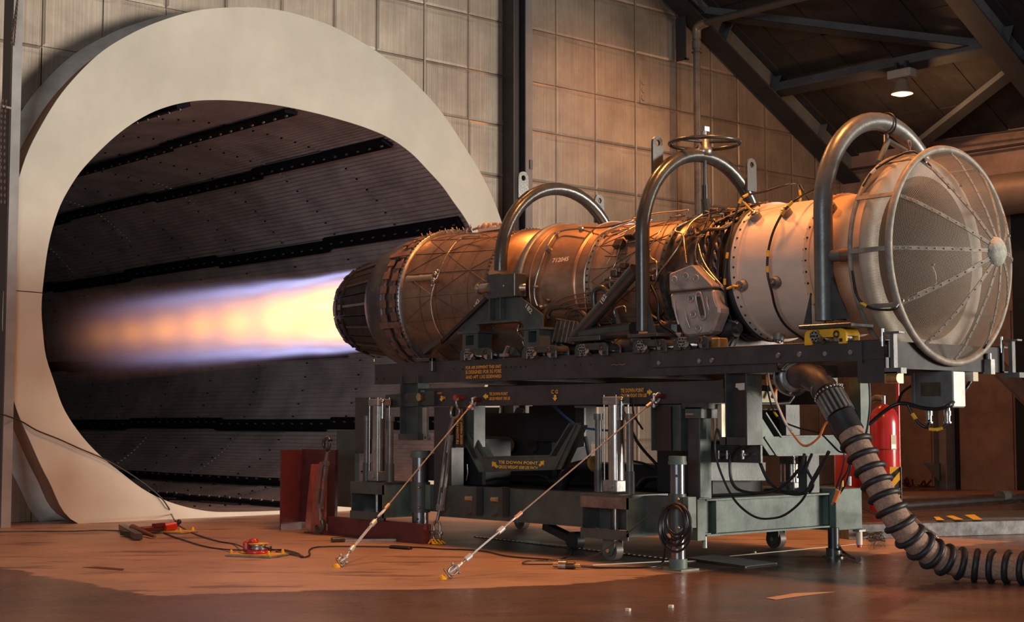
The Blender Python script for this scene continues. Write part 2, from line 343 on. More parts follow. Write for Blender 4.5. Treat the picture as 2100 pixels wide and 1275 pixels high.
# ring contours (Y,Z) measured on the mouth plane
OUT=[(-1.907,0.0),(-2.221,.432),(-2.429,.837),(-2.58,1.167),(-2.665,1.494),(-2.72,1.87),(-2.72,2.247),(-2.70,2.75),(-2.645,3.15),(-2.545,3.548),(-2.402,3.88),(-2.158,4.30),(-1.802,4.72),(-1.456,4.99),(-1.097,5.20),(-.638,5.40),(-.098,5.53),(.339,5.58),(.794,5.56),(1.18,5.50),(1.60,5.37),(2.0,5.20),(2.43,4.94),(2.75,4.68),(3.04,4.37),(3.30,4.07),(3.52,3.74),(3.70,3.35),(3.80,2.95),(3.85,2.4),(3.82,1.9),(3.72,1.45),(3.52,1.0),(3.25,.55),(2.85,0.0)]
INN=[(-.1,.045),(-.49,.072),(-.891,.173),(-1.19,.31),(-1.445,.486),(-1.70,.68),(-1.901,.882),(-2.08,1.13),(-2.193,1.409),(-2.28,1.65),(-2.315,1.884),(-2.335,2.1),(-2.324,2.35),(-2.276,2.753),(-2.182,3.101),(-2.06,3.35),(-1.908,3.572),(-1.623,3.88),(-1.36,4.10),(-1.079,4.268),(-.738,4.394),(-.385,4.46),(0,4.495),(.4,4.505),(.8,4.49),(1.14,4.462),(1.55,4.41),(1.904,4.33),(2.22,4.19),(2.49,4.00),(2.70,3.84),(2.868,3.67),(3.04,3.50),(3.178,3.31),(3.33,2.98),(3.43,2.6),(3.46,2.2),(3.44,1.8),(3.36,1.4),(3.2,1.05),(2.98,.75),(2.7,.5),(2.35,.3),(1.95,.16),(1.4,.07),(.7,.04)]
def dens(C_,n,closed):
    P=spl([Vector((0,a,b)) for a,b in C_],8,closed)
    if closed: P.append(P[0].copy())
    L=[0]
    for i in range(1,len(P)): L.append(L[-1]+(P[i]-P[i-1]).length)
    out=[];j=0
    for i in range(n+1):
        s=L[-1]*i/n
        while j<len(L)-2 and L[j+1]<s: j+=1
        t=(s-L[j])/max(1e-9,L[j+1]-L[j]); out.append(P[j].lerp(P[j+1],t))
    if closed: out=out[:-1]
    return out,L[-1]
CY0,CZ0=.5,2.2
def polar(C_,n=360):
    P,_=dens(C_,900,True); A=sorted((math.atan2(p.z-CZ0,p.y-CY0),math.hypot(p.z-CZ0,p.y-CY0)) for p in P)
    def f(a):
        a=(a+pi)%(2*pi)-pi
        for i in range(len(A)-1):
            if A[i][0]<=a<=A[i+1][0]: t=(a-A[i][0])/max(1e-9,A[i+1][0]-A[i][0]); return A[i][1]*(1-t)+A[i+1][1]*t
        return A[0][1]
    return f
rin=polar(INN)
OUTC=OUT+[(2.0,-.15),(.5,-.2),(-1.0,-.15)]
rout=polar(OUTC)
def P2(a,r,x): return Vector((x,CY0+r*cos(a),max(0.0,CZ0+r*sin(a))))
# back wall: base sheet + separate sheet panels
base=MB(); YS=[-9.0,-8.3,-7.55,-6.8,-6.05,-5.3,-4.55,-3.8,-2.9,-2.13,-1.445,-.72,.02,.76,1.506,2.134,2.877,3.592,4.2,5.138,5.879,6.678,7.549,8.3,8.9,9.558,10.2,10.8,11.45]
ZS=[0,.74,1.43,2.12,2.81,3.50,4.19,4.87,5.53,6.24,6.93,7.6,8.3]
rim=[P2(2*pi*i/180,(rin(2*pi*i/180)+rout(2*pi*i/180))/2,WX-.03) for i in range(180)]
def wallhole():
    V=[];F=[]
    for i,p in enumerate(rim):
        a=2*pi*i/180; dx=cos(a);dz=sin(a)
        t=min([v for v in(((11.45-p.y)/dx if dx>0 else (-9-p.y)/dx) if abs(dx)>1e-6 else 99,((8.3-p.z)/dz if dz>0 else (0-p.z)/dz) if abs(dz)>1e-6 else 99) if v>=0])
        V+=[p,p+Vector((0,dx,dz))*t]
    for i in range(180):
        j=(i+1)%180; F.append((2*i,2*i+1,2*j+1,2*j))
    return MB().add(V,F)
wb=struct(wallhole().build('wall_back',wallm))
def inside(y,z):
    a=math.atan2(z-CZ0,y-CY0); return math.hypot(y-CY0,z-CZ0)<(rin(a)*.35+rout(a)*.65)
for i in range(len(YS)-1):
    for j in range(len(ZS)-1):
        y0,y1,z0,z1=YS[i]+.004,YS[i+1]-.004,ZS[j]+.004,ZS[j+1]-.004
        ymid=(y0+y1)/2
        if z0>7.0-.53*(ymid-7.5)+.6: continue
        cs=[inside(a,b) for a in(y0,y1) for b in(z0,z1)]+[inside(ymid,(z0+z1)/2)]
        b=MB(); dpt=random.uniform(.0,.004)
        if not any(cs): 
            # slightly pillowed sheet
            V=[(WX,y0,z0),(WX,y1,z0),(WX,y1,z1),(WX,y0,z1),(WX+.008+dpt,y0+.03,z0+.03),(WX+.008+dpt,y1-.03,z0+.03),(WX+.008+dpt,y1-.03,z1-.03),(WX+.008+dpt,y0+.03,z1-.03)]
            b.add(V,[(4,5,6,7),(0,1,5,4),(1,2,6,5),(2,3,7,6),(3,0,4,7)])
        elif all(cs): continue
        else:
            n=10
            for p in range(n):
                for q in range(n):
                    ya=y0+(y1-y0)*p/n;yb=y0+(y1-y0)*(p+1)/n;za=z0+(z1-z0)*q/n;zb=z0+(z1-z0)*(q+1)/n
                    if not inside((ya+yb)/2,(za+zb)/2): b.add([(WX+.008,ya,za),(WX+.008,yb,za),(WX+.008,yb,zb),(WX+.008,ya,zb)],[(0,1,2,3)])
            if not b.f: continue
        b.build('panel',wallm,wb)
# strong vertical cover strips with screws
for y in (-1.445,2.877,6.678,9.558):
    b=MB().box(WX+.006,WX+.016,y-.013,y+.013,0 if y>4 else (5.05 if y<0 else 4.75),7.2)
    b.build('seam_strip',wallm,wb)
# roof
RS=.53; rn=Vector((0,RS,1)).normalized(); rd=Vector((0,1,-RS)).normalized()
def rz(y,off=0): return 7.0-RS*(y-7.5)+off
RY0,RY1=.5,11.9
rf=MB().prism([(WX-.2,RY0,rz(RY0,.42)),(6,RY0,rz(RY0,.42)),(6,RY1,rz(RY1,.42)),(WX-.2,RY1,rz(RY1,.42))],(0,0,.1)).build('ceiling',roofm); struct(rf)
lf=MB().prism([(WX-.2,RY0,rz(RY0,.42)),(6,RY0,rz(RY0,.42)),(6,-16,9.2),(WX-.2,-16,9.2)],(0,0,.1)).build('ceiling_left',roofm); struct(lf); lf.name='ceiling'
xs=[WX+.76*i for i in range(17)]; ys=[6.3+.9*i for i in range(7)]
for i in range(len(xs)-1):
    for j in range(len(ys)-1):
        a0,a1,b0,b1=xs[i]+.012,xs[i+1]-.012,ys[j]+.01,ys[j+1]-.01; z_=.40+random.uniform(-.012,.006)
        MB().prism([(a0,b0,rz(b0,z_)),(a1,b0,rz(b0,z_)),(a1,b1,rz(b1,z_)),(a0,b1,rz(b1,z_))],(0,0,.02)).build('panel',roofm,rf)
# rafters (I section in the roof plane)
def rafter(x,y0,y1,label):
    t=T('rafter',label,'roof beam',(x,y1,rz(y1)))
    A=Vector((x,y0,rz(y0)));B=Vector((x,y1,rz(y1)))
    for nm,o,w,h,m in (('bottom_flange',-.04,.34,.03,beam_d),('web',.15,.014,.36,beam_m),('top_flange',.34,.30,.03,beam_d)):
        MB().bar(A+rn*o,B+rn*o,w,h,up=rn).build(nm,m,t)
    for k in range(9):
        f=(k+.5)/9; p=A.lerp(B,f)+rn*.15
        MB().obox(p,Vector((.14,0,0)),rd*.006,rn*.165).build('stiffener',beam_m,t)
    return t
rafter(-7.62,2,12.2,'grey sloping roof beam lying against the tall panelled wall')
rafter(-3.72,2,12.2,'grey sloping roof beam at the upper right corner, nearer than the lamp')
# purlins / braces
def barpx(name,p,q,w,h,m,label,cat,up=(0,0,1),off=None,parent=None):
    b=MB().bar(p,q,w,h,up=up)
    o=b.build(name,m,parent)
    if not parent: tag(o,label,cat)
    return o
def roofpt(x,y,off=0):
    d=ray(x,y); n=Vector((0,RS,1)); c=7+RS*7.5+off; t=(c-n.dot(CP))/n.dot(d); return CP+d*t
def angle_iron(name,p,q,s,label,cat):
    t=T(name,label,cat,p); MB().bar(p,q,.012,s,up=rn).build('upright_leg',beam_m,t); MB().bar(Vector(p)-rn*s/2+rd*s/2,Vector(q)-rn*s/2+rd*s/2,s,.012,up=rn).build('flat_leg',beam_d,t); return t
angle_iron('purlin',Vector((-7.6,9.42,rz(9.42,.12))),Vector((-3.72,9.42,rz(9.42,.12))),.16,'dark steel roof purlin that carries the hanging lamp','beam')
angle_iron('roof_brace',roofpt(1440,20,.2),roofpt(2075,97,.2),.13,'long dark roof brace running above the lamp to the right corner beam','brace')
angle_iron('roof_brace',roofpt(1845,318,.1),roofpt(2105,112,.1),.14,'short dark roof brace slanting right and below the lamp','brace')
angle_iron('roof_brace',roofpt(1360,-60,.2),roofpt(1450,30,.2),.10,'dark roof brace stub above the standpipe elbow','brace')
b=MB(); b.tube([(-7.6,11.3,rz(11.3,.05)),(-1,11.3,rz(11.3,.05))],.02); tag(b.build('conduit',beam_d),'thin dark conduit along the foot of the roof','pipe')
b=MB(); b.tube([(-6.4,11.0,rz(11.0,.1)),(-3.2,11.1,rz(11.0,.02)),(-1,11.1,rz(11.,.02))],.015); tag(b.build('conduit',beam_d),'thin dark conduit just above the long round duct','pipe')
# lamp on purlin
L0=Vector(at(1850,190,Y=9.3)); L0=Vector((L0.x,9.3,L0.z))
t=T('hanging_lamp','lit dome high-bay lamp with pale box hanging below the roof','lamp',L0)
MB().vlathe(L0,[(.0,.20),(.06,.20),(.085,.165),(.11,.06),(.148,-.0),(.152,-.018),(.144,-.018),(.10,.04)],28).build('reflector',mat('lamp_dome',(.42,.33,.25),.4,.3),t)
MB().vlathe(L0,[(.0,-.045),(.08,-.038),(.125,-.02),(.145,.0),(0,.0)],28).build('lens',mat('lit_lens',(1,.6,.3),.4,emit=(1,.40,.07,5)),t)
MB().box(L0.x-.19,L0.x+.19,L0.y-.09,L0.y+.09,L0.z+.205,L0.z+.325).build('ballast_box',mat('lamp_box',(.50,.47,.38),.5),t,bevel=.012)
MB().box(L0.x+.07,L0.x+.15,L0.y-.098,L0.y-.088,L0.z+.225,L0.z+.305).build('access_cover',cream,t)
for s in(-.08,.08): MB().box(L0.x+s-.02,L0.x+s+.02,L0.y-.03,L0.y+.03,L0.z+.325,L0.z+.44).build('hanger',beam_d,t)
l=bpy.data.lights.new('lamp_glow','POINT'); l.energy=60; l.color=(1,.52,.24); l.shadow_soft_size=.08; o=bpy.data.objects.new('lamp_glow',l); COL.objects.link(o); o.location=L0-Vector((0,0,.14))
# dark column in the wall
c0=4.0;c1=4.33
t=T('column','tall dark steel column against the wall right of the ring','column',(WX+.2,4.2,0))
MB().box(WX+.03,WX+.23,4.17,4.185,0,8.0).build('flange',rail_m,t)
MB().box(WX+.13,WX+.145,4.185,4.37,0,8.0).build('web',mat('column_rust_black',(.035,.022,.02),.6,0,.3,2),t)
MB().box(WX+.03,WX+.23,4.37,4.385,0,8.0).build('flange',rail_m,t)
MB().box(WX+.03,WX+.055,4.40,4.66,0,8.0).build('face_plate',mat('grey_column_face',(.26,.235,.225),.6,0,.15,3),t)
# left post + chain
pp=at(12,1081,Z=0)
t=T('post','pale grey steel post at the left edge of the view','post',(pp.x,pp.y,0))
gp=mat('pale_post_paint',(.36,.35,.34),.6,0,.25,2)
MB().box(pp.x-.004,pp.x+.006,pp.y-.05,pp.y+.045,0,7.5).build('flange',gp,t)
MB().box(pp.x-.20,pp.x-.004,pp.y-.06,pp.y-.05,0,7.5).build('web',mat('rusty_post_side',(.10,.07,.06),.7),t)
q=at(24,222,X=pp.x); MB().tube([q+Vector((0,-.2,.02)),q,q+Vector((-.4,.05,-.02))],.012).build('tie_rod',gp,t)
b=MB(); A_=at(38,-20,X=pp.x+.05);B_=at(20,110,X=pp.x+.05);C_=at(3,232,X=pp.x+.05);D_=at(2,420,X=pp.x+.05)
pth=spl([A_,B_,C_,D_],14)
for s in (0,.035):
    for i in range(len(pth)-1):
        p=pth[i]+Vector((0,s*min(1,i/14),0));dd=(pth[i+1]-pth[i]); e=Vector((0,1,0)) if i%2 else Vector((1,0,0))
        for k in range(int(dd.length/.045)):
            c=p+dd*((k+.5)/max(1,int(dd.length/.045))); e=Vector((0,.012,0)) if k%2 else Vector((.012,0,0)); dn=dd.normalized()*.026
            b.tube([c-dn,c-dn*.5+e,c+dn*.5+e,c+dn,c+dn*.5-e,c-dn*.5-e],.0045,5,closed=True)
tag(b.build('hoist_chain',mat('rusty_chain',(.16,.10,.08),.6,.5)),'rusty hoist chain hanging beside the left post','chain')
# ------------------------------------------------------------------ exhaust ring
MX=-7.25
t=T('exhaust_ring','huge cream painted ring around the dark exhaust tunnel mouth','ring',(MX,CY0,0))
def annulus(a0,a1,n,x,fin,fout,thick,name,m,parent):
    V=[];F=[]
    for i in range(n+1):
        a=a0+(a1-a0)*i/n; p=P2(a,fin(a),x);q=P2(a,fout(a),x); V+=[p,q,p-Vector((thick,0,0)),q-Vector((thick,0,0))]
    for i in range(n):
        o_=4*i; F+=[(o_,o_+1,o_+5,o_+4),(o_+2,o_+6,o_+7,o_+3),(o_+1,o_+3,o_+7,o_+5),(o_,o_+4,o_+6,o_+2)]
    return MB().add(V,F,False).build(name,m,parent)
aj=math.atan2(2.27-CZ0,-2.5-CY0); 
annulus(math.radians(-3),aj-.0015,110,MX,rin,rout,.012,'face_plate',ringm,t)
annulus(aj+.0015-2*pi,math.radians(-3),110,MX,rin,rout,.012,'face_plate',ringm,t)
def band(f0,x0,f1,x1,name,m,n=220):
    V=[];F=[]
    for i in range(n):
        a=2*pi*i/n; V+=[P2(a,f0(a),x0),P2(a,f1(a),x1)]
    for i in range(n):
        j=(i+1)%n; F.append((2*i,2*i+1,2*j+1,2*j))
    return MB().add(V,F,True).build(name,m,t)
band(lambda a:rout(a)-.004,MX-.012,lambda a:rout(a)-.02,MX-.04,'edge_lip',ringm)
band(lambda a:rout(a)-.02,MX-.04,lambda a:rout(a)-.05,MX-.40,'rim',ringb)
band(lambda a:rout(a)-.05,MX-.40,lambda a:rout(a)+.075,WX+.01,'wall_collar',ringf)
# ------------------------------------------------------------------ exhaust tunnel, corrugated liner panels
tt=T('exhaust_tunnel','dark corrugated steel exhaust tunnel behind the cream ring','tunnel',(MX-1,CY0,0))
NW=250; per=6; N_=NW*per
PC,LEN=dens(INN,N_,True)
def cnorm(i):
    a=PC[(i-3)%N_];b_=PC[(i+3)%N_];d=(b_-a).normalized(); n=Vector((0,d.z,-d.y))
    c=Vector((0,CY0,CZ0)); 
    return n if n.dot(PC[i%N_]-c)>0 else -n
NR=[cnorm(i) for i in range(N_)]
rail_at=[]
for (y,z) in ((-.75,4.4),(.61,4.5),(1.977,4.33),(3.11,3.45),(3.45,2.0),(3.15,.95),(2.1,.2),(.9,.05)):
    rail_at.append(min(range(N_),key=lambda i:(PC[i].y-y)**2+(PC[i].z-z)**2))
rs=sorted(rail_at); XS=[MX,MX-1.35,MX-2.7,MX-4.0,MX-5.3,MX-6.65,MX-8.0,MX-9.35,MX-10.7,MX-12.1,MX-14,MX-18,MX-24]
for s in range(len(XS)-1):
    for k in range(len(rs)):
        i0=rs[k]; i1=rs[(k+1)%len(rs)]
        if i1<=i0: i1+=N_
        V=[];F=[];n=i1-i0+1
        for i in range(i0,i1+1):
            ph=2*pi*(i/per); am=.011*sin(ph)+(.012 if s%2 else .0)
            p=PC[i%N_]+NR[i%N_]*(am+.02+.004*s); V+=[Vector((XS[s],p.y,p.z)),Vector((XS[s+1]-.03,p.y,p.z))]
        for i in range(n-1): F.append((2*i,2*i+2,2*i+3,2*i+1))
        MB().add(V,F,True).build('liner_panel',tun,tt)
for idx in rail_at:
    p=PC[idx];n=NR[idx];tg=Vector((0,n.z,-n.y)); x=MX-.1; seg=[2.9]*8
    b=MB()
    for q,sl in enumerate(seg):
        off=(.012 if q%2 else 0)
        c=Vector((x-sl/2,p.y,p.z))-n*(.02+off)+tg*(.02 if q%2 else -.02)
        rl=MB().obox(c,Vector((sl/2,0,0)),tg*.085,n*.022).build('stringer',tunr,tt)
        k=0
        while k*.24<sl-.1:
            cc=Vector((x-.1-k*.24,0,0)); pc=Vector((cc.x,c.y,c.z))-n*.022
            b.cyl(pc,pc-n*.025,.009,.006,6); b.obox(pc-n*.012,Vector((.022,0,0)),tg*.006,n*.008); k+=1
        x-=sl
    b.build('bolt',pbox,tt,kind='stuff')
MB().prism([Vector((MX-24,p.y,p.z)) for p in PC[::12]],(-.1,0,0)).build('end_wall',tun,tt)
# seam bolts rows
b=MB()
for s in range(1,len(XS)-1):
    for i in range(0,N_,18):
        p=PC[i];q=Vector((XS[s]-.02,p.y,p.z))+NR[i]*(-.0); b.box(q.x-.012,q.x+.012,q.y-.008,q.y+.008,q.z-.008,q.z+.008)
b.build('seam_bolt',tunr,tt,kind='stuff')
# right side wall
SY=11.45
sw=struct(MB().box(-7.9,6,SY,SY+.1,0,5.6).build('wall_right',bottomw))
def spx(x0,x1,y0,y1,Y,dep,name,m,parent,bevel=0):
    a,b_,z0,z1=rectY(x0,x1,y0,y1,Y); return MB().box(a,b_,Y,Y+dep,max(0,z0),z1).build(name,m,parent,bevel=bevel)
spx(1846,1908,640,1003,SY-.02,.03,'panel',bottomw,sw); spx(1967,2076,640,1006,SY-.02,.03,'panel',bottomw,sw)
spx(1780,1842,640,1003,SY-.02,.03,'panel',bottomw,sw)
spx(1937,1964,500,1003,SY-.012,.02,'gap_shade_sheet',dark,sw); spx(2079,2150,430,1010,SY-.05,.03,'gap_shade_sheet',dark,sw)  # flat dark sheets stand in for the shade of gap and recess
spx(1964,2085,470,640,SY-.02,.03,'panel',bottomw,sw)
t=T('column','grey steel wall post beside the dark gap behind the red bottle','column',at(1925,1005,Y=SY-.15))
a,b_,z0,z1=rectY(1910,1937,500,1010,SY-.25)
hcol(bb:=MB(),a,b_,SY-.25,.25,0,3.6); bb.build('post',mat('grey_wall_post',(.34,.30,.285),.6,0,.25,3),t)
q0=at(1893,949,Y=SY-.3);q1=at(1912,980,Y=SY-.3)
MB().prism([q0,(b_-.1,q0.y,q0.z),(b_-.1,q0.y,q1.z-.05)],(0,.05,0)).build('shelf_bracket',pbox,t)
# long round duct above
zc=at(2080,395,Y=SY-.5).z
t=T('round_duct','long orange-lit round duct along the right wall under the roof','duct',(-3,SY-.45,zc))
MB().cyl((-5.2,SY-.45,zc),(8,SY-.45,zc),.30,n=40).build('duct_shell',mat('duct_paint',(.40,.27,.19),.5,.2,.2,2),t)
for k in range(3): MB().cyl((-3.2+k*2.4,SY-.45,zc),(-3.14+k*2.4,SY-.45,zc),.315,n=40).build('band',beam_m,t)
bb=MB(); bb.bar(at(2045,742,Y=10.7),at(2170,867,Y=10.7),.16,.012,up=(0,1,0)); 
t=T('diagonal_brace','brown diagonal steel brace right of the intake screen, near the floor','brace',at(2170,867,Y=10.7))
p,q=at(2030,737,Y=10.7),at(2180,884,Y=10.7); br=mat('brown_brace_paint',(.20,.14,.12),.6,0,.2,4)
nn=(q-p).cross(Vector((0,1,0))).normalized()
MB().bar(p,q,.012,.20,up=nn).build('web',br,t); MB().bar(p+nn*.1,q+nn*.1,.12,.014,up=nn).build('flange',br,t); MB().bar(p-nn*.1,q-nn*.1,.12,.014,up=nn).build('flange',br,t)
# standpipe
px_=at(1432,450,X=-7.55); zt=at(1432,62,X=-7.55).z
t=T('standpipe','tall grey pipe on the wall with an elbow to the roof','pipe',(-7.55,px_.y,0))
b=MB().cyl((-7.55,px_.y,0),(-7.55,px_.y,zt-.1),.052,n=24); b.build('riser',pipew,t)
MB().tube([(-7.55,px_.y,zt-.14),(-7.55,px_.y,zt-.03),(-7.53,px_.y,zt+.03),(-7.46,px_.y,zt+.06),(-7.36,px_.y,zt+.07)],.066,18,smooth=4).build('elbow',mat('brass_elbow',(.36,.29,.20),.4,.5),t)
MB().cyl((-7.55,px_.y,zt-.28),(-7.55,px_.y,zt-.17),.068,n=24).build('coupling',pipew,t)
MB().cyl((-7.55,px_.y,zt-.34),(-7.55,px_.y,zt-.325),.074,n=24).build('clamp',band_m,t)
MB().cyl((-7.36,px_.y,zt+.07),(-2,px_.y,zt+.07),.05,n=20).build('roof_run',mat('dark_pipe',(.10,.085,.075),.5),t)
bb=MB(); bb.box(-7.8,-7.62,px_.y-.16,px_.y-.145,zt-.45,zt+.2); bb.box(-7.64,-7.62,px_.y-.16,px_.y-.09,zt-.45,zt-.42); bb.build('hanger_bracket',beam_d,t)
# outlet marks on wall
p=at(1319,178,X=WX+.02)
t=T('wall_plate','small grey three-knob plate on the wall between column and standpipe','plate',p)
MB().box(WX+.012,WX+.02,p.y-.06,p.y+.06,p.z-.24,p.z+.14).build('backing',wallm,t)
for k in range(3): MB().cyl((WX+.02,p.y,p.z+.07-k*.115),(WX+.035,p.y,p.z+.07-k*.115),.045,.04,n=20).build('disc',wallm,t)
p=at(1088,337,X=WX+.056); tag(MB().box(WX+.055,WX+.07,p.y-.02,p.y+.03,p.z-.06,p.z+.06).build('switch_plate',pbox),'tiny grey plate on the pale strip beside the dark column','plate')
# ================================================================== JET ENGINE
E_=T('jet_engine','long jet engine of brown heat-stained cases with a black petal nozzle','jet engine',(-2.6,0,AX))
def az(a,r,x): return Vector((x,r*cos(a),AX+r*sin(a)))
# nozzle: overlapping outer flaps
NF=15
for k in range(NF):
    a0=2*pi*k/NF+.01;a1=2*pi*(k+1)/NF-.01; V=[];F=[]
    st=[(-4.22,.53),(-4.5,.495),(-4.8,.455),(-5.0,.412),(-5.08,.388)]
    n=3
    for x,r in st:
        for i in range(n+1):
            a=a0+(a1-a0)*i/n; V.append(az(a,r,x)); V.append(az(a,r-.012,x))
    w=2*(n+1)
    for j in range(len(st)-1):
        for i in range(n):
            p=j*w+2*i; F+=[(p,p+2,p+w+2,p+w),(p+1,p+w+1,p+w+3,p+3)]
        F+=[(j*w,j*w+w,j*w+w+1,j*w+1),(j*w+w-2,j*w+w-1,j*w+2*w-1,j*w+2*w-2)]
    e=(len(st)-1)*w
    for i in range(n): F.append((e+2*i,e+2*i+2,e+2*i+3,e+2*i+1))
    fl_=MB().add(V,F).build('nozzle_flap',nozz,E_)
    am=(a0+a1)/2
    b=MB(); b.bar(az(am,.535,-4.26),az(am,.462,-4.80),.022,.016,up=(0,cos(am),sin(am))); b.bar(az(am,.445,-4.86),az(am,.41,-5.04),.05,.010,up=(0,cos(am),sin(am)))
    b.build('strut',steel if k%3==1 else ab_d,fl_)
    for xx,rr in ((-4.84,.463),(-4.95,.437)): MB().bar(az(a0+.03,rr,xx),az(a1-.03,rr,xx),.02,.014,up=(0,cos(am),sin(am))).build('hinge_rib',nozz,fl_)
MB().lathe([(-5.075,.378),(-4.9,.36),(-4.6,.40),(-4.25,.46)],60).build('inner_nozzle',nozz,E_)
MB().lathe([(-4.34,.46),(-4.34,.54),(-4.31,.570),(-4.25,.590),(-4.16,.606),(-4.06,.614),(-4.0,.617),(-4.0,.56)],96).build('nozzle_shroud',ab_d,E_)
MB().lathe([(-4.0,.60),(-3.72,.622),(-3.7,.60)],96).build('actuator_case',ab_d,E_)
def castle(x0,x1,r,n,gap,name,m):
    b=MB()
    b.lathe([(x0+.02,r-.006),(x0+.02,r+.004),(x0+.055,r+.005),(x0+.055,r-.006)],96)
    for k in range(n):
        a0=2*pi*k/n;a1=a0+2*pi/n*gap
        q=[az(a0,r,x0),az(a1,r,x0),az(a1,r,x1),az(a0,r,x1)]; c=az((a0+a1)/2,1,0)-Vector((0,0,AX)); c=Vector((0,c.y,c.z)).normalized()
        b.prism(q,c*.013)
    return b.build(name,m,E_)
castle(-3.99,-3.91,.625,30,.55,'band',band_m)
castle(-3.83,-3.745,.638,34,.62,'band',band_m)
for k in range(6):
    a=pi*.78+k*pi/3; MB().bar(az(a,.642,-4.02),az(a,.648,-3.72),.055,.016,up=(0,cos(a),sin(a))).build('band_bridge',band_m,E_)
MB().lathe([(-3.72,.60),(-3.72,.655),(-3.70,.66),(-3.685,.655),(-3.685,.60)],96).build('afterburner_flange',steel,E_)
b=MB()
for k in range(110):
    a=2*pi*k/110; b.box(*(lambda p:(p.x-.006,p.x+.012,p.y-.006,p.y+.006,p.z-.006,p.z+.006))(az(a,.657,-3.70)))
b.build('flange_bolt',ab_d,E_,kind='stuff')
def lin(x,x0,r0,x1,r1): return r0+(r1-r0)*(x-x0)/(x1-x0)
MB().lathe([(-3.69,.62),(-3.5,.606),(-3.0,.575),(-2.62,.552)],120).build('afterburner_case',ab_m,E_)
# raised diamond lacing on the case
def lacing(x0,x1,rf,na,ns,m,tw,rr=.0035):
    b=MB()
    for k in range(ns):
        for sgn in (1,-1):
            a=2*pi*k/ns
            pts=[az(a+sgn*tw*i/14,rf(x0+(x1-x0)*i/14)+.001,x0+(x1-x0)*i/14) for i in range(15)]
            b.tube(pts,rr,4)
    for j in range(na):
        x=x0+(x1-x0)*(j+.5)/na; b.tube([az(2*pi*i/90,rf(x)+.001,x) for i in range(90)],rr,4,closed=True)
    return b.build('lacing_rib',m,E_)
rAB=lambda x: lin(x,-3.69,.62,-2.62,.552)
b=MB(); ribm=mat('dark_case_seam',(.17,.11,.08),.6,.3,.3,10)
for k in range(18):
    a=2*pi*k/18; b.tube([az(a,rAB(-3.68+1.05*i/6)+.001,-3.68+1.05*i/6) for i in range(7)],.0032,4)
for j in range(5):
    x=-3.45+.2*j; b.tube([az(2*pi*i/90,rAB(x)+.001,x) for i in range(90)],.003,4,closed=True)
b.build('case_seam',ribm,E_)
b=MB()
for k in range(9):
    for sg in (1,-1):
        a=2*pi*k/9; b.tube([az(a+sg*.9*i/14,rAB(-3.68+1.05*i/14)+.001,-3.68+1.05*i/14) for i in range(15)],.003,4)
b.build('case_seam',ab_m,E_)
MB().lathe([(-2.62,.552),(-2.62,.566),(-2.59,.566),(-2.59,.55),(-2.34,.545),(-2.33,.525),(-2.24,.52),(-2.24,.56)],120).build('rear_duct_case',duct_m,E_)
b=MB()
for k in range(100): a=2*pi*k/100; p=az(a,.566,-2.605); b.box(p.x-.012,p.x+.012,p.y-.005,p.y+.005,p.z-.005,p.z+.005)
b.build('flange_bolt',ab_d,E_,kind='stuff')
MB().lathe([(-2.24,.52),(-2.24,.572),(-2.21,.578),(-2.185,.575),(-2.18,.56)],120).build('clamp_ring',zinc,E_)
MB().lathe([(-2.18,.56),(-2.14,.556),(-2.12,.548),(-2.06,.546),(-1.9,.535),(-1.7,.512),(-1.5,.487)],120).build('bypass_duct',duct_m,E_)
for x in (-2.10,-1.62): MB().lathe([(x,.53),(x,lin(x,-2.1,.552,-1.62,.506)),(x+.014,lin(x,-2.1,.552,-1.62,.506)),(x+.014,.49)],100).build('duct_bead',duct_m,E_)
def boltflange(x0,x1,r,ri,m,n,mb=None):
    f=MB().lathe([(x0,ri),(x0,r),(x1,r),(x1,ri)],120,sm=False).build('flange',m,E_)
    b=MB()
    for k in range(n):
        a=2*pi*k/n; p=az(a,r-.001,(x0+x1)/2); c=Vector((0,cos(a),sin(a))); b.cyl(p,p+c*.007,.009,.007,6)
    b.build('bolt_row',mb or dark,f,kind='stuff')
boltflange(-1.51,-1.455,.497,.46,steel,60)
MB().lathe([(-1.46,.482),(-1.1,.474),(-.72,.47)],120).build('fan_duct_case',grid_m,E_)
b=MB(); rFD=lambda x: lin(x,-1.46,.482,-.72,.47)
for k in range(15):
    a=2*pi*k/15; b.tube([az(a,rFD(-1.45+.72*i/5)+.001,-1.45+.72*i/5) for i in range(6)],.003,4)
for k in range(10):
    for sg in (1,-1):
        a=2*pi*k/10; b.tube([az(a+sg*.75*i/12,rFD(-1.45+.72*i/12)+.001,-1.45+.72*i/12) for i in range(13)],.003,4)
b.build('case_seam',ribm,E_)
boltflange(-.73,-.685,.487,.45,ab_d,48)
MB().lathe([(-.685,.462),(-.45,.458),(-.44,.44),(-.40,.44),(-.39,.47),(-.37,.47),(-.36,.44),(-.14,.44),(-.13,.47),(-.08,.475)],120).build('fan_case',comp_m,E_)
# curved tabs round the fan case
tb=MB()
for k in range(44):
    a=2*pi*k/44
    for x in (-.33,-.22):
        pts=[az(a+.05*i-.01,.462+.018*sin(pi*i/3),x+.035*i/3) for i in range(4)]
        tb.tube(pts,.014,5)
tb.build('vane_lever',ab_d,E_,kind='stuff')
for x,r in ((-.30,.475),(-.185,.475),(-.10,.485)):
    MB().lathe([(x,.44),(x,r),(x+.018,r),(x+.018,.44)],100,sm=False).build('stiffening_ring',comp_m,E_)
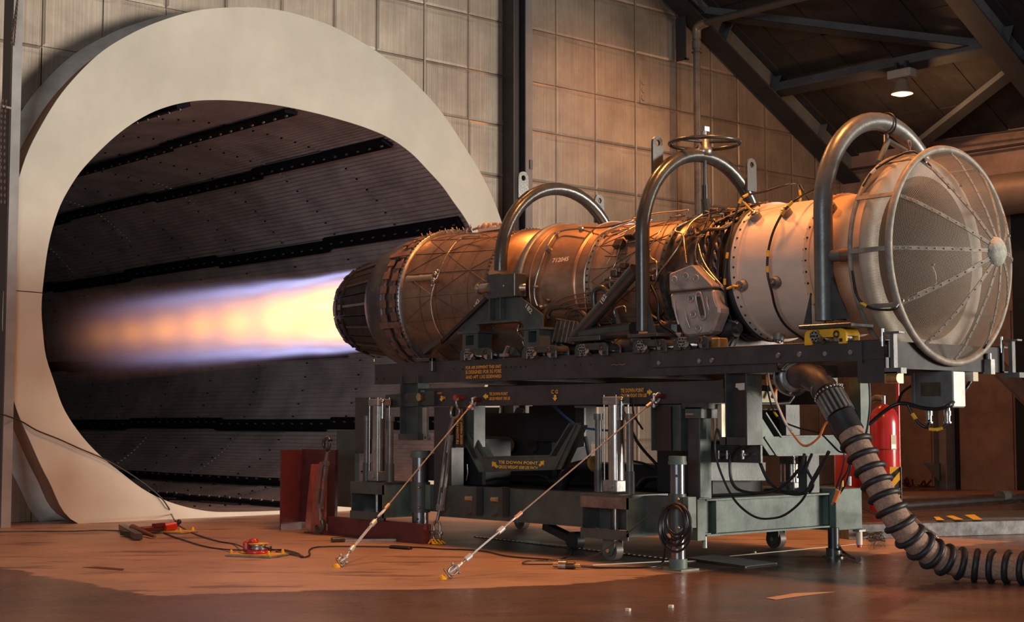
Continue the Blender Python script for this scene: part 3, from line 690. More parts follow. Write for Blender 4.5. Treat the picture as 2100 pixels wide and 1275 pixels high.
# pipework laid on the cases (pixel paths -> engine surface)
def epipe(pts,r,off,m,name='pipe',k=4,lab=None):
    P=[cylhit(x,y,off) for x,y in pts]
    return MB().tube(P,r,8,smooth=k).build(name,m,E_,label=lab)
epipe([(985,484),(960,484),(940,492),(918,520),(900,560),(889,590),(884,620),(888,650),(897,675),(910,696)],.008,.635,pipe_m,'fuel_manifold')
epipe([(1195,468),(1150,474),(1125,500),(1108,545),(1098,580),(1096,605),(1100,622),(1105,632)],.009,.57,pipe_m,'drain_pipe')
epipe([(1300,452),(1250,470),(1224,490),(1208,525),(1199,560),(1199,600),(1203,635),(1209,672)],.010,.525,pipe_m,'bleed_pipe')
epipe([(1300,448),(1345,438),(1395,433),(1412,430)],.008,.53,pipe_m)
epipe([(1195,466),(1240,466),(1290,452),(1300,444)],.007,.54,pipe_d)
epipe([(1345,577),(1352,560),(1372,533),(1395,500),(1415,460),(1440,440)],.007,.51,pipe_m)
epipe([(1330,512),(1350,480),(1372,450),(1395,440)],.005,.50,pipe_m)
epipe([(1330,520),(1337,530),(1346,537),(1347,560),(1343,580),(1333,600)],.007,.50,pipe_m)
epipe([(1408,540),(1403,500),(1400,480),(1385,474),(1390,465),(1410,455)],.008,.52,pipe_m)
epipe([(1428,535),(1426,515),(1432,490),(1445,480),(1455,440)],.006,.50,pipe_m)
epipe([(1428,535),(1450,560),(1470,580),(1490,598)],.009,.52,pipe_m)
epipe([(1432,500),(1440,530),(1458,560),(1485,590)],.006,.53,pipe_m)
epipe([(1475,510),(1474,540),(1473,560),(1476,590)],.010,.50,black)
epipe([(1255,575),(1252,560),(1262,540),(1270,510),(1278,490)],.005,.50,pipe_m)
epipe([(1253,560),(1251,572),(1256,575),(1268,576)],.006,.50,pipe_m)
epipe([(1245,540),(1258,515),(1262,500)],.004,.50,pipe_m)
epipe([(1230,582),(1245,572),(1262,552),(1285,535),(1297,520)],.004,.50,pipe_d)
epipe([(1325,600),(1332,625),(1340,650),(1352,675)],.008,.55,pipe_m)
for k in range(5): epipe([(1140+6*k,618+9*k),(1170,606+10*k),(1215,598+11*k)],.004,.56,pipe_d,'thin_line')
# fan case harness: bundles running over the top
rnd=random.Random(3)
for k in range(26):
    x=rnd.uniform(-.66,-.15);a=rnd.uniform(.9,2.7);P=[]
    for i in range(6):
        P.append(az(a,.488+rnd.uniform(0,.03),x)); x=min(-.08,max(-.68,x+rnd.uniform(-.05,.17))); a+=rnd.uniform(-.22,.12)
    MB().tube(P,rnd.choice((.005,.007,.010,.013)),6,smooth=3).build('pipe',rnd.choice((pipe_d,comp_m,black,comp_m,ab_d,pipe_d)),E_)
for k in range(12):
    x=rnd.uniform(-1.42,-.8);a=rnd.uniform(1.2,3.3);P=[]
    for i in range(4):
        P.append(az(a,.492+rnd.uniform(0,.012),x)); x=min(-.75,max(-1.44,x+rnd.uniform(-.12,.17))); a+=rnd.uniform(-.2,.2)
    MB().tube(P,rnd.choice((.004,.006)),6,smooth=3).build('pipe',rnd.choice((pipe_m,pipe_d)),E_)
# fittings
def fit(x,y,off,r,h,m,name,d=None):
    p=cylhit(x,y,off); n=Vector((0,p.y,p.z-AX)).normalized(); b=MB().cyl(p-n*.02,p+n*h,r,r*.85,14); return b.build(name,m,E_)
fit(1192,470,.53,.022,.03,zinc,'bleed_port'); fit(1126,512,.55,.024,.03,steel,'port'); fit(1110,630,.55,.028,.03,steel,'port'); fit(1124,616,.55,.016,.02,pipe_d,'port')
for q in [(1098,588),(1140,480)]: fit(*q,.565,.012,.02,zinc,'clip')
for q in [(1199,578),(1345,553),(1455,600),(1478,470),(1474,572),(1244,572),(1275,556),(1330,557),(1375,560)]: fit(*q,.495,.012,.03,steel,'fitting')
for (x,y,s) in [(1262,560,.035),(1280,545,.03),(1250,585,.028),(1338,570,.028),(1270,500,.045),(1295,480,.05)]:
    p=cylhit(x,y,.505); n=Vector((0,p.y,p.z-AX)).normalized(); MB().obox(p,Vector((s,0,0)),Vector((0,n.z,-n.y))*s*.8,n*.025).build('junction_block',comp_m,E_,bevel=.006)
# igniter / actuator with lever on the afterburner
p0=cylhit(838,572,.65);p1=cylhit(888,568,.66)
b=MB().cyl(p0,p1,.024,n=14); b.cyl(p0.lerp(p1,-.02),p0.lerp(p1,.1),.03,n=14); b.cyl(p0.lerp(p1,.5),p0.lerp(p1,.56),.029,n=14); b.build('actuator',mat('pale_actuator',(.42,.33,.26),.4,.5),E_)
for q,r in (((893,562),.028),((890,575),.03),((897,555),.016),((886,585),.018)):
    p=cylhit(*q,.65); MB().ball(p,r,8).build('fitting',steel,E_)
p0=at(962,488,Y=0);b=MB(); z=AX+.655
b.tube([az(pi*.5,.64,-3.45),az(pi*.5,.665,-3.2),az(pi*.5,.63,-2.9)],.012,8,smooth=4)
for x,r in ((-3.35,.03),(-3.27,.045),(-3.2,.035),(-3.1,.025),(-3.02,.03)): b.ball(az(pi*.5,.645,x),r,8)
b.build('top_fitting',mat('tan_fitting',(.42,.30,.24),.5,.3),E_)
bb=MB(); R2=random.Random(5)
for k in range(26):
    x=R2.uniform(-3.9,-3.3);a=pi*.5+R2.uniform(-.3,.45); bb.tube([az(a,.64,x),az(a+.03,.672,x+.02),az(a+.06,.65,x+.05)],.005,5)
bb.build('lacing_wire',mat('fuzzy_wire',(.35,.27,.22),.6,.4),E_)
MB().box(-3.32,-3.0,-.05,.08,AX+.60,AX+.625).build('mount_pad',white,E_)
# formed heat shield on the gearbox side
yS=-.60
def S_(x,y,Y=yS): p=at(x,y,Y=Y); return p
t=E_
up_=[(1371,562),(1374,560),(1415,543.5),(1420,543),(1424,546),(1461,584),(1461,589),(1372,597)]
lo_=[(1372,602),(1462,592),(1464,597),(1475,632),(1475,641),(1461,678),(1455,684),(1412,690),(1401,687),(1388,660),(1376,630)]
u=MB().prism([S_(*q) for q in up_],(0,.10,0)).build('heat_shield_upper',skin,E_,bevel=.012)
l_=MB().prism([S_(*q,Y=yS+.005) for q in lo_],(0,.12,0)).build('heat_shield_lower',skin,E_,bevel=.016)
MB().prism([S_(*q,Y=yS+.02) for q in [(1372,596),(1461,588),(1462,593),(1372,603)]],(0,.09,0)).build('shield_joint',comp_m,E_)
for (x,y,p_) in [(1383,574,u),(1406,567,u),(1427,571,u),(1416,612,l_),(1421,644,l_),(1432,673,l_)]:
    c=S_(x,y,Y=yS+.0); MB().ring(c,(0,1,0),.030,.018,.010,24).build('dimple',skin,p_); MB().cyl(c+Vector((0,.002,0)),c-Vector((0,.006,0)),.009,n=10).build('bolt',steel,p_)
for (x0,y0,x1,y1) in [(1381,614,1391,665),(1404,635,1414,672),(1449,607,1454,637),(1461,600,1469,630)]:
    a_,b2=S_(x0,y0),S_(x1,y1); MB().tube([a_+Vector((0,.004,0)),a_.lerp(b2,.5)-Vector((0,.006,0)),b2+Vector((0,.004,0))],.008,8,smooth=4).build('ridge',skin,l_)
c0_=S_(1433,608);c1_=S_(1441,646)
b=MB(); b.tube([c0_+Vector((-.028,0,0)),c0_+Vector((0,0,.03)),c0_+Vector((.028,0,0)),c1_+Vector((.028,0,0)),c1_+Vector((0,0,-.03)),c1_+Vector((-.028,0,0))],.010,8,closed=True,smooth=4); b.build('slot_rim',skin,l_)
MB().prism([c0_+Vector((-.022,-.003,0)),c0_+Vector((.022,-.003,0)),c1_+Vector((.022,-.003,0)),c1_+Vector((-.022,-.003,0))],(0,.004,0)).build('slot',comp_m,l_)
MB().tube([S_(1380,690,-.5),S_(1440,690,-.48),S_(1478,672,-.45)],.035,14,smooth=5).build('shield_duct',skin,E_)
# gearbox, accessories and plumbing under the engine
acc=[(-2.35,-1.95,-.28,.25,1.46,1.62),(-1.9,-1.3,-.32,.3,1.40,1.66),(-1.25,-.8,-.42,.3,1.42,1.70),(-.75,-.2,-.38,.32,1.45,1.72),(-1.0,-.55,-.52,-.3,1.58,1.74)]
for a in acc: MB().box(*a).build('gearbox_housing',ab_d,E_,bevel=.03)
for (x,y,z,r,l2,m) in [(-1.95,-.38,1.60,.085,.16,ab_d),(-1.7,-.40,1.55,.09,.22,comp_m),(-1.15,-.46,1.55,.08,.2,ab_d),(-.95,-.5,1.62,.06,.2,steel),(-.45,-.45,1.60,.09,.18,comp_m),(-.25,-.42,1.66,.06,.2,ab_d)]:
    b=MB().cyl((x,y,z),(x+l2,y,z),r,n=20); b.cyl((x-.015,y,z),(x+.01,y,z),r*1.12,n=20); b.cyl((x+l2,y,z),(x+l2+.03,y,z),r*.6,n=16); b.build('accessory_pump',m,E_)
def yp(pts,Y,r,m,name='pipe',k=4,par=None,lab=None):
    Ys=Y if isinstance(Y,(list,tuple)) else [Y]*len(pts)
    return MB().tube([at(x,y,Y=yy) for (x,y),yy in zip(pts,Ys)],r,10,smooth=k).build(name,m,par or E_,label=lab)
yp([(1220,640),(1218,600),(1228,590),(1240,592),(1252,610),(1262,640),(1268,665)],-.54,.022,hoop_m,'coolant_loop')
yp([(1125,655),(1123,645),(1135,632),(1175,630),(1200,645),(1212,665)],-.50,.018,pipe_d,'large_pipe')
yp([(1065,665),(1062,680),(1075,694),(1088,696)],-.45,.010,pipe_m); yp([(1133,690),(1142,712),(1155,728)],-.5,.010,zinc)
yp([(1150,706),(1162,712),(1166,728)],-.5,.006,zinc); yp([(1280,700),(1290,710),(1300,722)],-.5,.014,pipe_d)
yp([(1262,650),(1260,635),(1280,628),(1284,640)],-.56,.006,pipe_m); yp([(1260,645),(1262,632),(1274,628)],-.56,.005,pipe_m)
yp([(1335,585),(1350,620),(1352,660),(1378,680),(1400,700)],-.52,.012,black); yp([(1330,640),(1350,655),(1375,668)],-.50,.008,pipe_m)
yp([(1386,683),(1380,700),(1384,715)],-.52,.007,orange)
yp([(1487,690),(1490,670),(1486,655)],-.4,.010,blue); yp([(1480,652),(1500,658),(1512,662)],-.45,.010,steel); yp([(1500,680),(1512,672),(1520,676)],-.4,.006,zinc)
yp([(1505,690),(1500,700),(1495,712)],-.4,.008,pipe_m); yp([(1515,690),(1508,705),(1503,715)],-.38,.006,zinc)
b=MB(); c=at(1170,680,Y=-.50)
cool=MB().obox(c,Vector((.13,0,-.02)),Vector((0,.07,0)),Vector((.03,0,.09))).build('oil_cooler',comp_m,E_,bevel=.008)
for k in range(5):
    q=c+Vector((-.10+.05*k,-.074,-.002*k)); MB().obox(q,Vector((.004,0,-.001)),Vector((0,.006,0)),Vector((.027,0,.082))).build('fin',steel,cool)
R3=random.Random(11)
for k in range(34):
    x=R3.uniform(-2.2,-.2);y=R3.uniform(-.52,-.35);z=R3.uniform(1.5,1.8);P=[]
    for i in range(4): P.append(Vector((x,y,z))); x+=R3.uniform(-.12,.16); z=min(1.85,max(1.46,z+R3.uniform(-.1,.12))); y=min(-.33,max(-.55,y+R3.uniform(-.05,.05)))
    MB().tube(P,R3.choice((.004,.005,.008,.012)),6,smooth=4).build('pipe',R3.choice((pipe_m,pipe_d,pipe_d,black,steel)),E_)
for k in range(22):
    p=Vector((R3.uniform(-2.25,-.2),R3.uniform(-.48,-.3),R3.uniform(1.48,1.72))); s=R3.uniform(.015,.04)
    MB().obox(p,Vector((s,0,s*.3)),Vector((0,s,0)),Vector((-s*.3,0,s))).build('fitting',R3.choice((steel,pipe_d,comp_m,brass)),E_,bevel=.004)
# serial number chalked on the duct
def surftext(s,x0,x1,y,h,r,m,par,name='lettering'):
    p=cylhit((x0+x1)/2,y,r); nrm=Vector((0,p.y,p.z-AX)).normalized(); up=Vector((0,nrm.z,-nrm.y)); up=up if up.z>0 else -up
    a=cylhit(x0,y,r);bq=cylhit(x1,y,r); wd=abs(bq.x-a.x)
    return text(s,p-Vector((wd/2,0,0))-up*h/2+nrm*.006,wd,h,(1,0,0),up,m,par,name)
surftext('712045',1135,1167,533,.04,.548,scr,E_)
# ================================================================== INTAKE DUCT
I_=T('intake_duct','off-white round intake duct bolted in front of the engine','duct',(.4,0,AX))
MB().lathe([(-.085,.44),(-.085,.505),(-.03,.508),(-.03,.47)],120).build('rubber_seal',rubd,I_)
def boltfl(x0,x1,r,ri,m,n,par,mb):
    f=MB().lathe([(x0,ri),(x0,r),(x1,r),(x1,ri)],140,sm=False).build('flange',m,par)
    b=MB()
    for k in range(n):
        a=2*pi*k/n; p=az(a,r-.0005,(x0+x1)/2); c=Vector((0,cos(a),sin(a))); b.cyl(p,p+c*.008,.010,.004,6)
        q=az(a,r-.018,x0); b.cyl(q,q-Vector((.012,0,0)),.009,n=6)
    b.build('bolt_row',mb,f,kind='stuff')
boltfl(-.03,.03,.505,.46,white,44,I_,black)
MB().lathe([(.03,.487),(.12,.483),(.61,.483)],140).build('duct_shell',white,I_)
odm=mat('lamplit_gelcoat',(.62,.40,.25),.42,0,.2,3)  # orange lamplight from above put into this section's colour
boltfl(.60,.645,.50,.46,odm,40,I_,black)
MB().lathe([(.645,.482),(1.04,.482)],140).build('duct_shell',odm,I_)
MB().lathe([(1.04,.482),(1.10,.495),(1.15,.535),(1.165,.60),(1.16,.645),(1.175,.672),(1.205,.682),(1.235,.672),(1.25,.645),(1.25,.60),(1.235,.545)],140).build('bellmouth',cream,I_)
MB().lathe([(1.235,.545),(1.19,.50),(1.12,.468),(.9,.455),(-.02,.455)],140).build('bellmouth_throat',mat('shaded_throat',(.36,.27,.19),.5,0,.3,3),I_)  # shade of the deep intake put into a darker throat colour
MB().lathe([(.0,.455),(.0,.16),(.06,.13),(.14,.0)],60).build('engine_face',ab_d,I_)
for k in range(21):
    a=2*pi*k/21; MB().bar(az(a,.14,.01),az(a,.455,.01),.05,.008,up=(1,.6*sin(a),-.6*cos(a))).build('guide_vane',ab_d,I_)
def port(x,y,X_=None):
    p=cylhit(x,y,.483); n=Vector((0,p.y,p.z-AX)).normalized(); c=MB().cyl(p-n*.01,p+n*.045,.042,.038,20).build('pressure_port',pipew,I_)
    b=MB().cyl(p+n*.045,p+n*.06,.02,n=12)
    for i in range(5): u,w=frame(n); q=p+n*.045+(u*cos(i*1.256)+w*sin(i*1.256))*.027; b.cyl(q,q+n*.006,.005,n=6)
    b.build('port_fitting',steel,c); return p+n*.06,n
P_=[port(1552,448),port(1615,440),port(1525,584),port(1593,578),port(1706,430),port(1598,686)]
p=at(1507,418,Y=0); 
# sensing hoses
def hose(name,label,pts,r,m,cat='hose',k=5,sleeves=(),sm_=yellow,group=None):
    P=spl([Vector(p) for p in pts],k); t=T(name,label,cat,P[0],group); MB().tube(P,r,8).build('hose_body',m,t)
    for f in sleeves:
        i=int(f*(len(P)-2)); d=(P[i+1]-P[i]).normalized(); MB().cyl(P[i]-d*.022,P[i]+d*.022,r*1.3,n=10).build('sleeve',sm_,t)
    return t
C=lambda x,y,r=.56:cylhit(x,y,r)
hose('sensing_hose','black sensing hose draped down the middle of the white intake duct',[at(1672,388,Y=-.2),C(1640,404,.60),C(1617,422,.60),C(1600,445,.57),C(1584,480,.55),C(1575,520,.55),C(1574,560,.56),C(1583,600,.56),C(1592,635,.55),C(1612,668,.55),C(1650,697,.56)],.009,black,sleeves=(.2,.28,.52,.60))
hose('sensing_hose','black sensing hose around the dark seal with yellow sleeves',[at(1660,410,Y=-.1),at(1648,392,Y=-.1),at(1636,376,Y=-.1),at(1610,380,Y=-.2),at(1570,392,Y=-.25),at(1540,398,Y=-.3),C(1523,405,.62),C(1513,425,.58),C(1504,455,.54),C(1495,500,.53),C(1487,560,.54),C(1487,600,.56),C(1494,640,.57),C(1510,675,.56),C(1545,712,.5)],.008,black,sleeves=(.42,.47,.69,.76))
hose('sensing_tube','short yellow-sleeved tube from seal hose to the upper left duct port',[C(1523,412,.62),C(1535,425,.57),P_[0][0]],.007,steel,sleeves=(.4,.7))
hose('sensing_tube','short yellow-sleeved tube from seal hose to the lower left duct port',[C(1490,592,.58),C(1505,587,.58),P_[2][0]],.007,steel,sleeves=(.3,.75))
hose('sensing_tube','short yellow-sleeved upright tube on top of the white duct',[at(1640,420,Y=-.1),at(1641,400,Y=-.1),at(1636,376,Y=-.1)],.007,steel,sleeves=(.3,.7))
hose('sensing_tube','short bare tube from middle hose to the right duct port',[C(1612,426,.59),P_[1][0]],.007,steel)
hose('sensing_tube','short bare tube from middle hose to the lower right duct port',[C(1578,580,.56),P_[3][0]],.007,steel)
# ================================================================== INTAKE SCREEN
S_T=T('intake_screen','round grey wire-mesh intake screen with a hub of radial strips','screen',(1.4,0,AX))
RX=1.42;RR=.70;BX=1.12
MB().tube([az(2*pi*i/96,RR,RX) for i in range(96)],.024,12,closed=True).build('front_ring',cagem,S_T)
MB().tube([az(2*pi*i/96,RR-.012,BX) for i in range(96)],.016,10,closed=True).build('rear_ring',cagem,S_T)
dome=[(RX,RR-.01),(1.50,.60),(1.59,.45),(1.68,.27),(1.76,.06)]
HX=1.78
def meshlathe(prof,n,name,du):
    b=MB().lathe(prof,n); m_=len(prof); uv=[]; L=[0]
    for i in range(1,m_): L.append(L[-1]+math.hypot(prof[i][0]-prof[i-1][0],prof[i][1]-prof[i-1][1]))
    # v along profile, u round (triplanar-like by mean radius)
    for i in range(n):
        for j in range(m_): uv.append((i/n*du,L[j]/.0075))
    b.uv=uv; return b.build(name,wirem,S_T)
meshlathe([(BX,RR-.006),(RX,RR-.002)],144,'side_mesh',144*4)
# flat-ish cone sectors with planar uv
NS=12
for k in range(NS):
    a0=2*pi*k/NS;a1=2*pi*(k+1)/NS; V=[];uv=[];am=(a0+a1)/2
    for (x,r) in dome:
        for i in range(7):
            a=a0+(a1-a0)*i/6; p=az(a,r,x); V.append(p); uv.append((r*sin(a-am)/.0075,r*cos(a-am)/.0075))
    F=[(j*7+i,j*7+i+1,j*7+i+8,j*7+i+7) for j in range(len(dome)-1) for i in range(6)]
    b=MB().add(V,F,True); b.uv=uv; b.build('mesh_sector',wirem,S_T)
for k in range(NS):
    a=2*pi*k/NS; c=Vector((0,cos(a),sin(a)));b=MB()
    pr_=[az(a,r,x) for x,r in dome]
    for i in range(len(pr_)-1): b.bar(pr_[i],pr_[i+1],.026,.006,up=(1,0,0))
    sp_=b.build('radial_strip',cagem,S_T); rv=MB()
    for i in range(13):
        f=(i+.5)/13*(len(pr_)-1); j=int(f); q=pr_[j].lerp(pr_[j+1],f-j)+Vector((.004,0,0)); rv.cyl(q,q+Vector((.004,0,0)),.005,n=6)
    rv.build('rivet',band_m,sp_,kind='stuff')
for k in range(NS):
    a=2*pi*(k)/NS; MB().bar(az(a,RR,BX),az(a,RR,RX),.030,.008,up=(0,cos(a),sin(a))).build('side_strip',cagem,S_T)
MB().lathe([(1.735,.098),(1.76,.092),(1.785,.06),(1.795,.0)],32).build('hub_cap',mat('pale_hub',(.42,.44,.38),.7,0,.3,30,.4,80),S_T)
e=az(math.radians(100),.72,1.2); MB().ring(e+Vector((0,0,.045)),(1,.3,0),.028,.018,.010,20).build('eye_bolt',band_m,S_T); 
b=MB().cyl(e-Vector((0,0,.02)),e+Vector((0,0,.02)),.010,n=8); b.build('eye_stem',band_m,S_T)
# probes on the mesh
def cl(x,y): 
    d=ray(x,y); 
    # intersect with cone plane approx X by iteration
    X=1.6
    for _ in range(6):
        p=at(x,y,X=X); r=math.hypot(p.y,p.z-AX); X=RX+(HX-RX)*(1-min(1,r/RR))+.012
    return p
hose('probe_cable','white probe lead with black tip on the left of the intake screen',[cl(1912,545),cl(1918,560),cl(1920,575),cl(1916,585),cl(1880,602),cl(1850,617),cl(1838,630)],.004,mat('white_lead',(.6,.58,.55),.5),cat='cable')
hose('probe_cable','black lead strapped to the upper strip of the intake screen',[az(2.5,.72,1.15),az(2.3,.74,1.2),az(2.05,.74,1.35),cl(1897,330),cl(1920,355),cl(1948,384)],.008,black,cat='cable',sleeves=(.2,),sm_=white)
hose('probe_cable','black lead strapped near the bottom right of the intake screen',[cl(2032,657),cl(2028,690),cl(2020,711),at(2010,722,X=1.4)],.006,black,cat='cable')
hose('probe_cable','black cable with a yellow band crossing the screen cage side',[az(math.radians(190),.72,1.15),az(math.radians(203),.72,1.15),az(math.radians(210),.72,1.22),az(math.radians(211),.74,1.40),cl(1850,618),cl(1880,602)],.008,black,cat='cable',sleeves=(.35,))
for q in ((1850,616),(1914,583),(1897,332),(1947,383),(2032,656)): 
    p=cl(*q); MB().ring(p,(0,1,-.3),.014,.008,.012,12).build('strap_clip',zinc,S_T)
for q in ((1911,543),(1969,381),(2066,484)): MB().cyl(cl(*q),cl(*q)+Vector((.02,0,0)),.009,n=8).build('probe_tip',black,S_T)
# ================================================================== FLAME
def flame():
    m=bpy.data.materials.new('afterburner_flame'); t=nt(m); L=t.links; t.nodes.remove(t.nodes['Principled BSDF'])
    def M(op,a,b_=None,c=None,cl_=False):
        n=t.nodes.new('ShaderNodeMath'); n.operation=op; n.use_clamp=cl_
        for i,v in enumerate((a,b_,c)):
            if v is None: continue
            if isinstance(v,(int,float)): n.inputs[i].default_value=v
            else: L.new(v,n.inputs[i])
        return n.outputs[0]
    geo=t.nodes.new('ShaderNodeNewGeometry'); sp=t.nodes.new('ShaderNodeSeparateXYZ'); L.new(geo.outputs['Position'],sp.inputs[0])
    s=M('SUBTRACT',-5.05,sp.outputs['X'])                # distance from nozzle
    y=sp.outputs['Y']; z=M('SUBTRACT',sp.outputs['Z'],AX)
    r0=M('SQRT',M('ADD',M('MULTIPLY',y,y),M('MULTIPLY',z,z)))
    mp=t.nodes.new('ShaderNodeMapping'); mp.inputs['Scale'].default_value=(.55,3.2,3.2); L.new(geo.outputs['Position'],mp.inputs[0])
    n=t.nodes.new('ShaderNodeTexNoise'); n.inputs['Scale'].default_value=2.2; n.inputs['Detail'].default_value=3; L.new(mp.outputs[0],n.inputs['Vector'])
    r=M('ADD',r0,M('MULTIPLY',M('SUBTRACT',n.outputs['Fac'],.5),.10))
    def gauss(v,c,w): d=M('DIVIDE',M('SUBTRACT',v,c),w); return M('EXPONENT',M('MULTIPLY',M('MULTIPLY',d,d),-1))
    f=M('MULTIPLY',s,1/6.6,cl_=True)
    inv=M('SUBTRACT',1,f)
    fadeS=M('POWER',inv,2.4); fadeC=M('POWER',inv,1.5)
    wS=M('ADD',.018,M('MULTIPLY',f,.10))
    rc=M('SUBTRACT',.372,M('MULTIPLY',f,.03))
    shell=M('MULTIPLY',gauss(r,rc,wS),M('MULTIPLY',fadeS,1.55))
    mid=M('MULTIPLY',gauss(r,.27,.07),M('MULTIPLY',fadeS,.42))
    ds=M('MULTIPLY_ADD',M('COSINE',M('MULTIPLY',s,2*pi/.80)),.42,.58)
    core=M('MULTIPLY',M('MULTIPLY',gauss(r,.0,.17),ds),M('MULTIPLY',fadeC,1.15))
    ann=M('MULTIPLY',gauss(r,.2,.10),M('MULTIPLY',M('POWER',inv,5),.9))
    hz=M('MULTIPLY',gauss(r,.0,.36),M('MULTIPLY',M('MULTIPLY',inv,f),.30))
    def em(col,st,k):
        e=t.nodes.new('ShaderNodeEmission'); e.inputs[0].default_value=(*col,1); L.new(M('MULTIPLY',st,k),e.inputs[1]); return e.outputs[0]
    outs=[em((.46,.50,1.0),shell,1.55),em((1,.48,.34),mid,.75),em((1,.36,.045),core,6.0),em((1,.45,.06),ann,4.0),em((.75,.26,.14),hz,2.6)]
    cur=outs[0]
    for o in outs[1:]:
        a=t.nodes.new('ShaderNodeAddShader'); L.new(cur,a.inputs[0]); L.new(o,a.inputs[1]); cur=a.outputs[0]
    L.new(cur,t.nodes['Material Output'].inputs['Volume'])
    return m
fm=flame(); b=MB().lathe([(-4.95,.0),(-4.95,.355),(-5.1,.44),(-11.75,.62),(-11.75,0)],40)
F_=b.build('afterburner_flame',fm); tag(F_,'blue-edged orange afterburner flame streaming from the nozzle into the tunnel','flame')
# ================================================================== SUPPORT HOOPS
RY=-.67
def hoop_tube(x,zb,ztop,R,r,m,par,lean=0):
    zc_=ztop-R; P=[Vector((x,-R,zb))]
    for k in range(4): P.append(Vector((x,-R,zb+(zc_-zb)*(k+1)/4)))
    for i in range(1,25): a=pi-pi*i/25; P.append(Vector((x+lean*0,R*cos(a),zc_+R*sin(a))))
    P.append(Vector((x,R,zc_)))
    for k in range(3): P.append(Vector((x,R,zc_+(zb-zc_)*(k+1)/3)))
    return MB().tube(P,r,20).build('hoop_tube',m,par)
def lug(x,y,z0,z1,par,m=hoop_m):
    b=MB(); w=.055; n=10
    V=[(-w,z0),( w,z0)]+[(w*cos(pi*i/n),z1-w+w*sin(pi*i/n)) for i in range(n+1)]
    hole=[(.024*cos(2*pi*i/12+.0),z1-w+.024*sin(2*pi*i/12)) for i in range(12)]
    # plate ring built from outer loop bridged to hole
    outer=[(-w,z0),(-w*.33,z0),(w*.33,z0),(w,z0),(w,z1-w-.05)]+[(w*cos(pi*i/6),z1-w+w*sin(pi*i/6)) for i in range(7)]+[(-w,z1-w-.05)]
    hl=[(.024*cos(math.atan2(q[1]-(z1-w),q[0])),z1-w+.024*sin(math.atan2(q[1]-(z1-w),q[0]))) for q in outer]
    VV=[];k=len(outer)
    for t_ in (-.009,.009):
        VV+=[(x+t_,y+p,q) for p,q in outer]+[(x+t_,y+p,q) for p,q in hl]
    F=[]
    for i in range(k):
        j=(i+1)%k; F+=[(i,j,k+j,k+i),(2*k+i,3*k+i,3*k+j,2*k+j),(i,2*k+i,2*k+j,j),(k+i,k+j,3*k+j,3*k+i)]
    return b.add(VV,F).build('lifting_lug',m,par)
H1=T('rear_hoop','low grey tube hoop over the brown afterburner end, on a triangular plate','hoop',(-2.3,0,1.54))
hoop_tube(-2.3,2.22,2.955,.67,.053,hoop_m,H1)
lug(-2.31,-.42,2.83,3.06,H1); lug(-2.37,.52,2.72,2.97,H1)
Yp=RY
def S3(x,y,Y=Yp): return at(x,y,Y=Y)
a,b_,z0,z1=rectY(1017,1055,561,609,Yp-.06)
blk=MB().box(a,b_,Yp-.06,Yp+.07,z0,z1).build('hoop_block',hoop_m,H1,bevel=.006)
a2,b2,_,_=rectY(998,1017,561,609,Yp-.04); MB().box(a2,a,Yp-.04,Yp+.05,z0,z1+.01).build('side_plate',hoop_m,H1)
p=S3(1002,590,Yp-.05); b=MB().cyl(p+Vector((-.10,0,0)),p+Vector((.02,0,0)),.040,n=20); b.cyl(p+Vector((-.12,0,0)),p+Vector((-.10,0,0)),.05,n=8); b.build('trunnion_pin',steel,H1)
p=S3(1060,590,Yp); MB().cyl(p,p+Vector((.05,.05,0)),.035,n=18).build('trunnion_pin',steel,H1)
p=S3(1033,586,Yp-.062); MB().ball(p,.011,8).build('lock_screw',steel,H1)
tri=[(998,611),(941,678),(941,683),(985,683),(982,664),(1064,658),(1085,674),(1113,674),(1113,645),(1067,609)]
MB().prism([S3(*q) for q in tri],(0,.012,0)).build('triangle_plate',olive,H1)
a,b_,z0,z1=rectY(1014,1041,611,655,Yp); MB().box(a,a+.012,Yp-.06,Yp,z0,z1).build('stiffener',olive,H1); MB().box(b_-.03,b_-.018,Yp-.06,Yp,z0,z1).build('stiffener',olive,H1)
pz=S3(1025,660); MB().box(S3(982,664).x,S3(1066,658).x,Yp-.05,Yp+.09,pz.z-.01,pz.z+.004).build('arch_flange',olive,H1)
def foot(x0,x1,y0,y1,wx0,wx1,wy0,wy1,par):
    a,b_,z0,z1=rectY(x0,x1,y0,y1,Yp); w0,w1,v0,v1=rectY(wx0,wx1,wy0,wy1,Yp)
    b=MB().box(a,w0,Yp-.03,Yp+.12,z0,z1).box(w1,b_,Yp-.03,Yp+.12,z0,z1).box(w0,w1,Yp-.03,Yp+.12,v1,z1).box(w0,w1,Yp-.03,Yp+.12,z0,v0)
    b.box(w0,w1,Yp+.10,Yp+.12,v0,v1); f=b.build('foot_box',olive,par)
    MB().box(a-.04,b_+.03,Yp-.05,Yp+.14,z1,z1+.018).build('foot_flange',olive,par); return f
foot(954,986,684,715,961,977,688,708,H1); foot(1080,1112,676,710,1089,1106,679,702,H1)
text('GJ 182',S3(969,650,Yp-.003),.16,.045,(.64,0,.77),(-.77,0,.64),scr,H1,name='chalk_number')
text('182',S3(1077,630,Yp-.003),.09,.04,(.75,0,-.66),(.66,0,.75),scr,H1,name='chalk_number')
def clampfoot():
    b=MB().bar(S3(998,612,Yp-.03),S3(905,702,Yp-.03),.028,.028); b.build('diagonal_rod',black,H1)
    p=S3(893,708,Yp-.03); q=S3(905,700,Yp-.03); MB().bar(S3(874,722,Yp-.03),S3(906,698,Yp-.03),.07,.045).build('rod_clamp',hoop_m,H1)
clampfoot()
H2=T('middle_hoop','grey tube hoop topped by a handwheel over the middle of the engine','hoop',(-.72,0,1.54))
hoop_tube(-.72,1.66,3.03,.67,.053,hoop_m,H2)
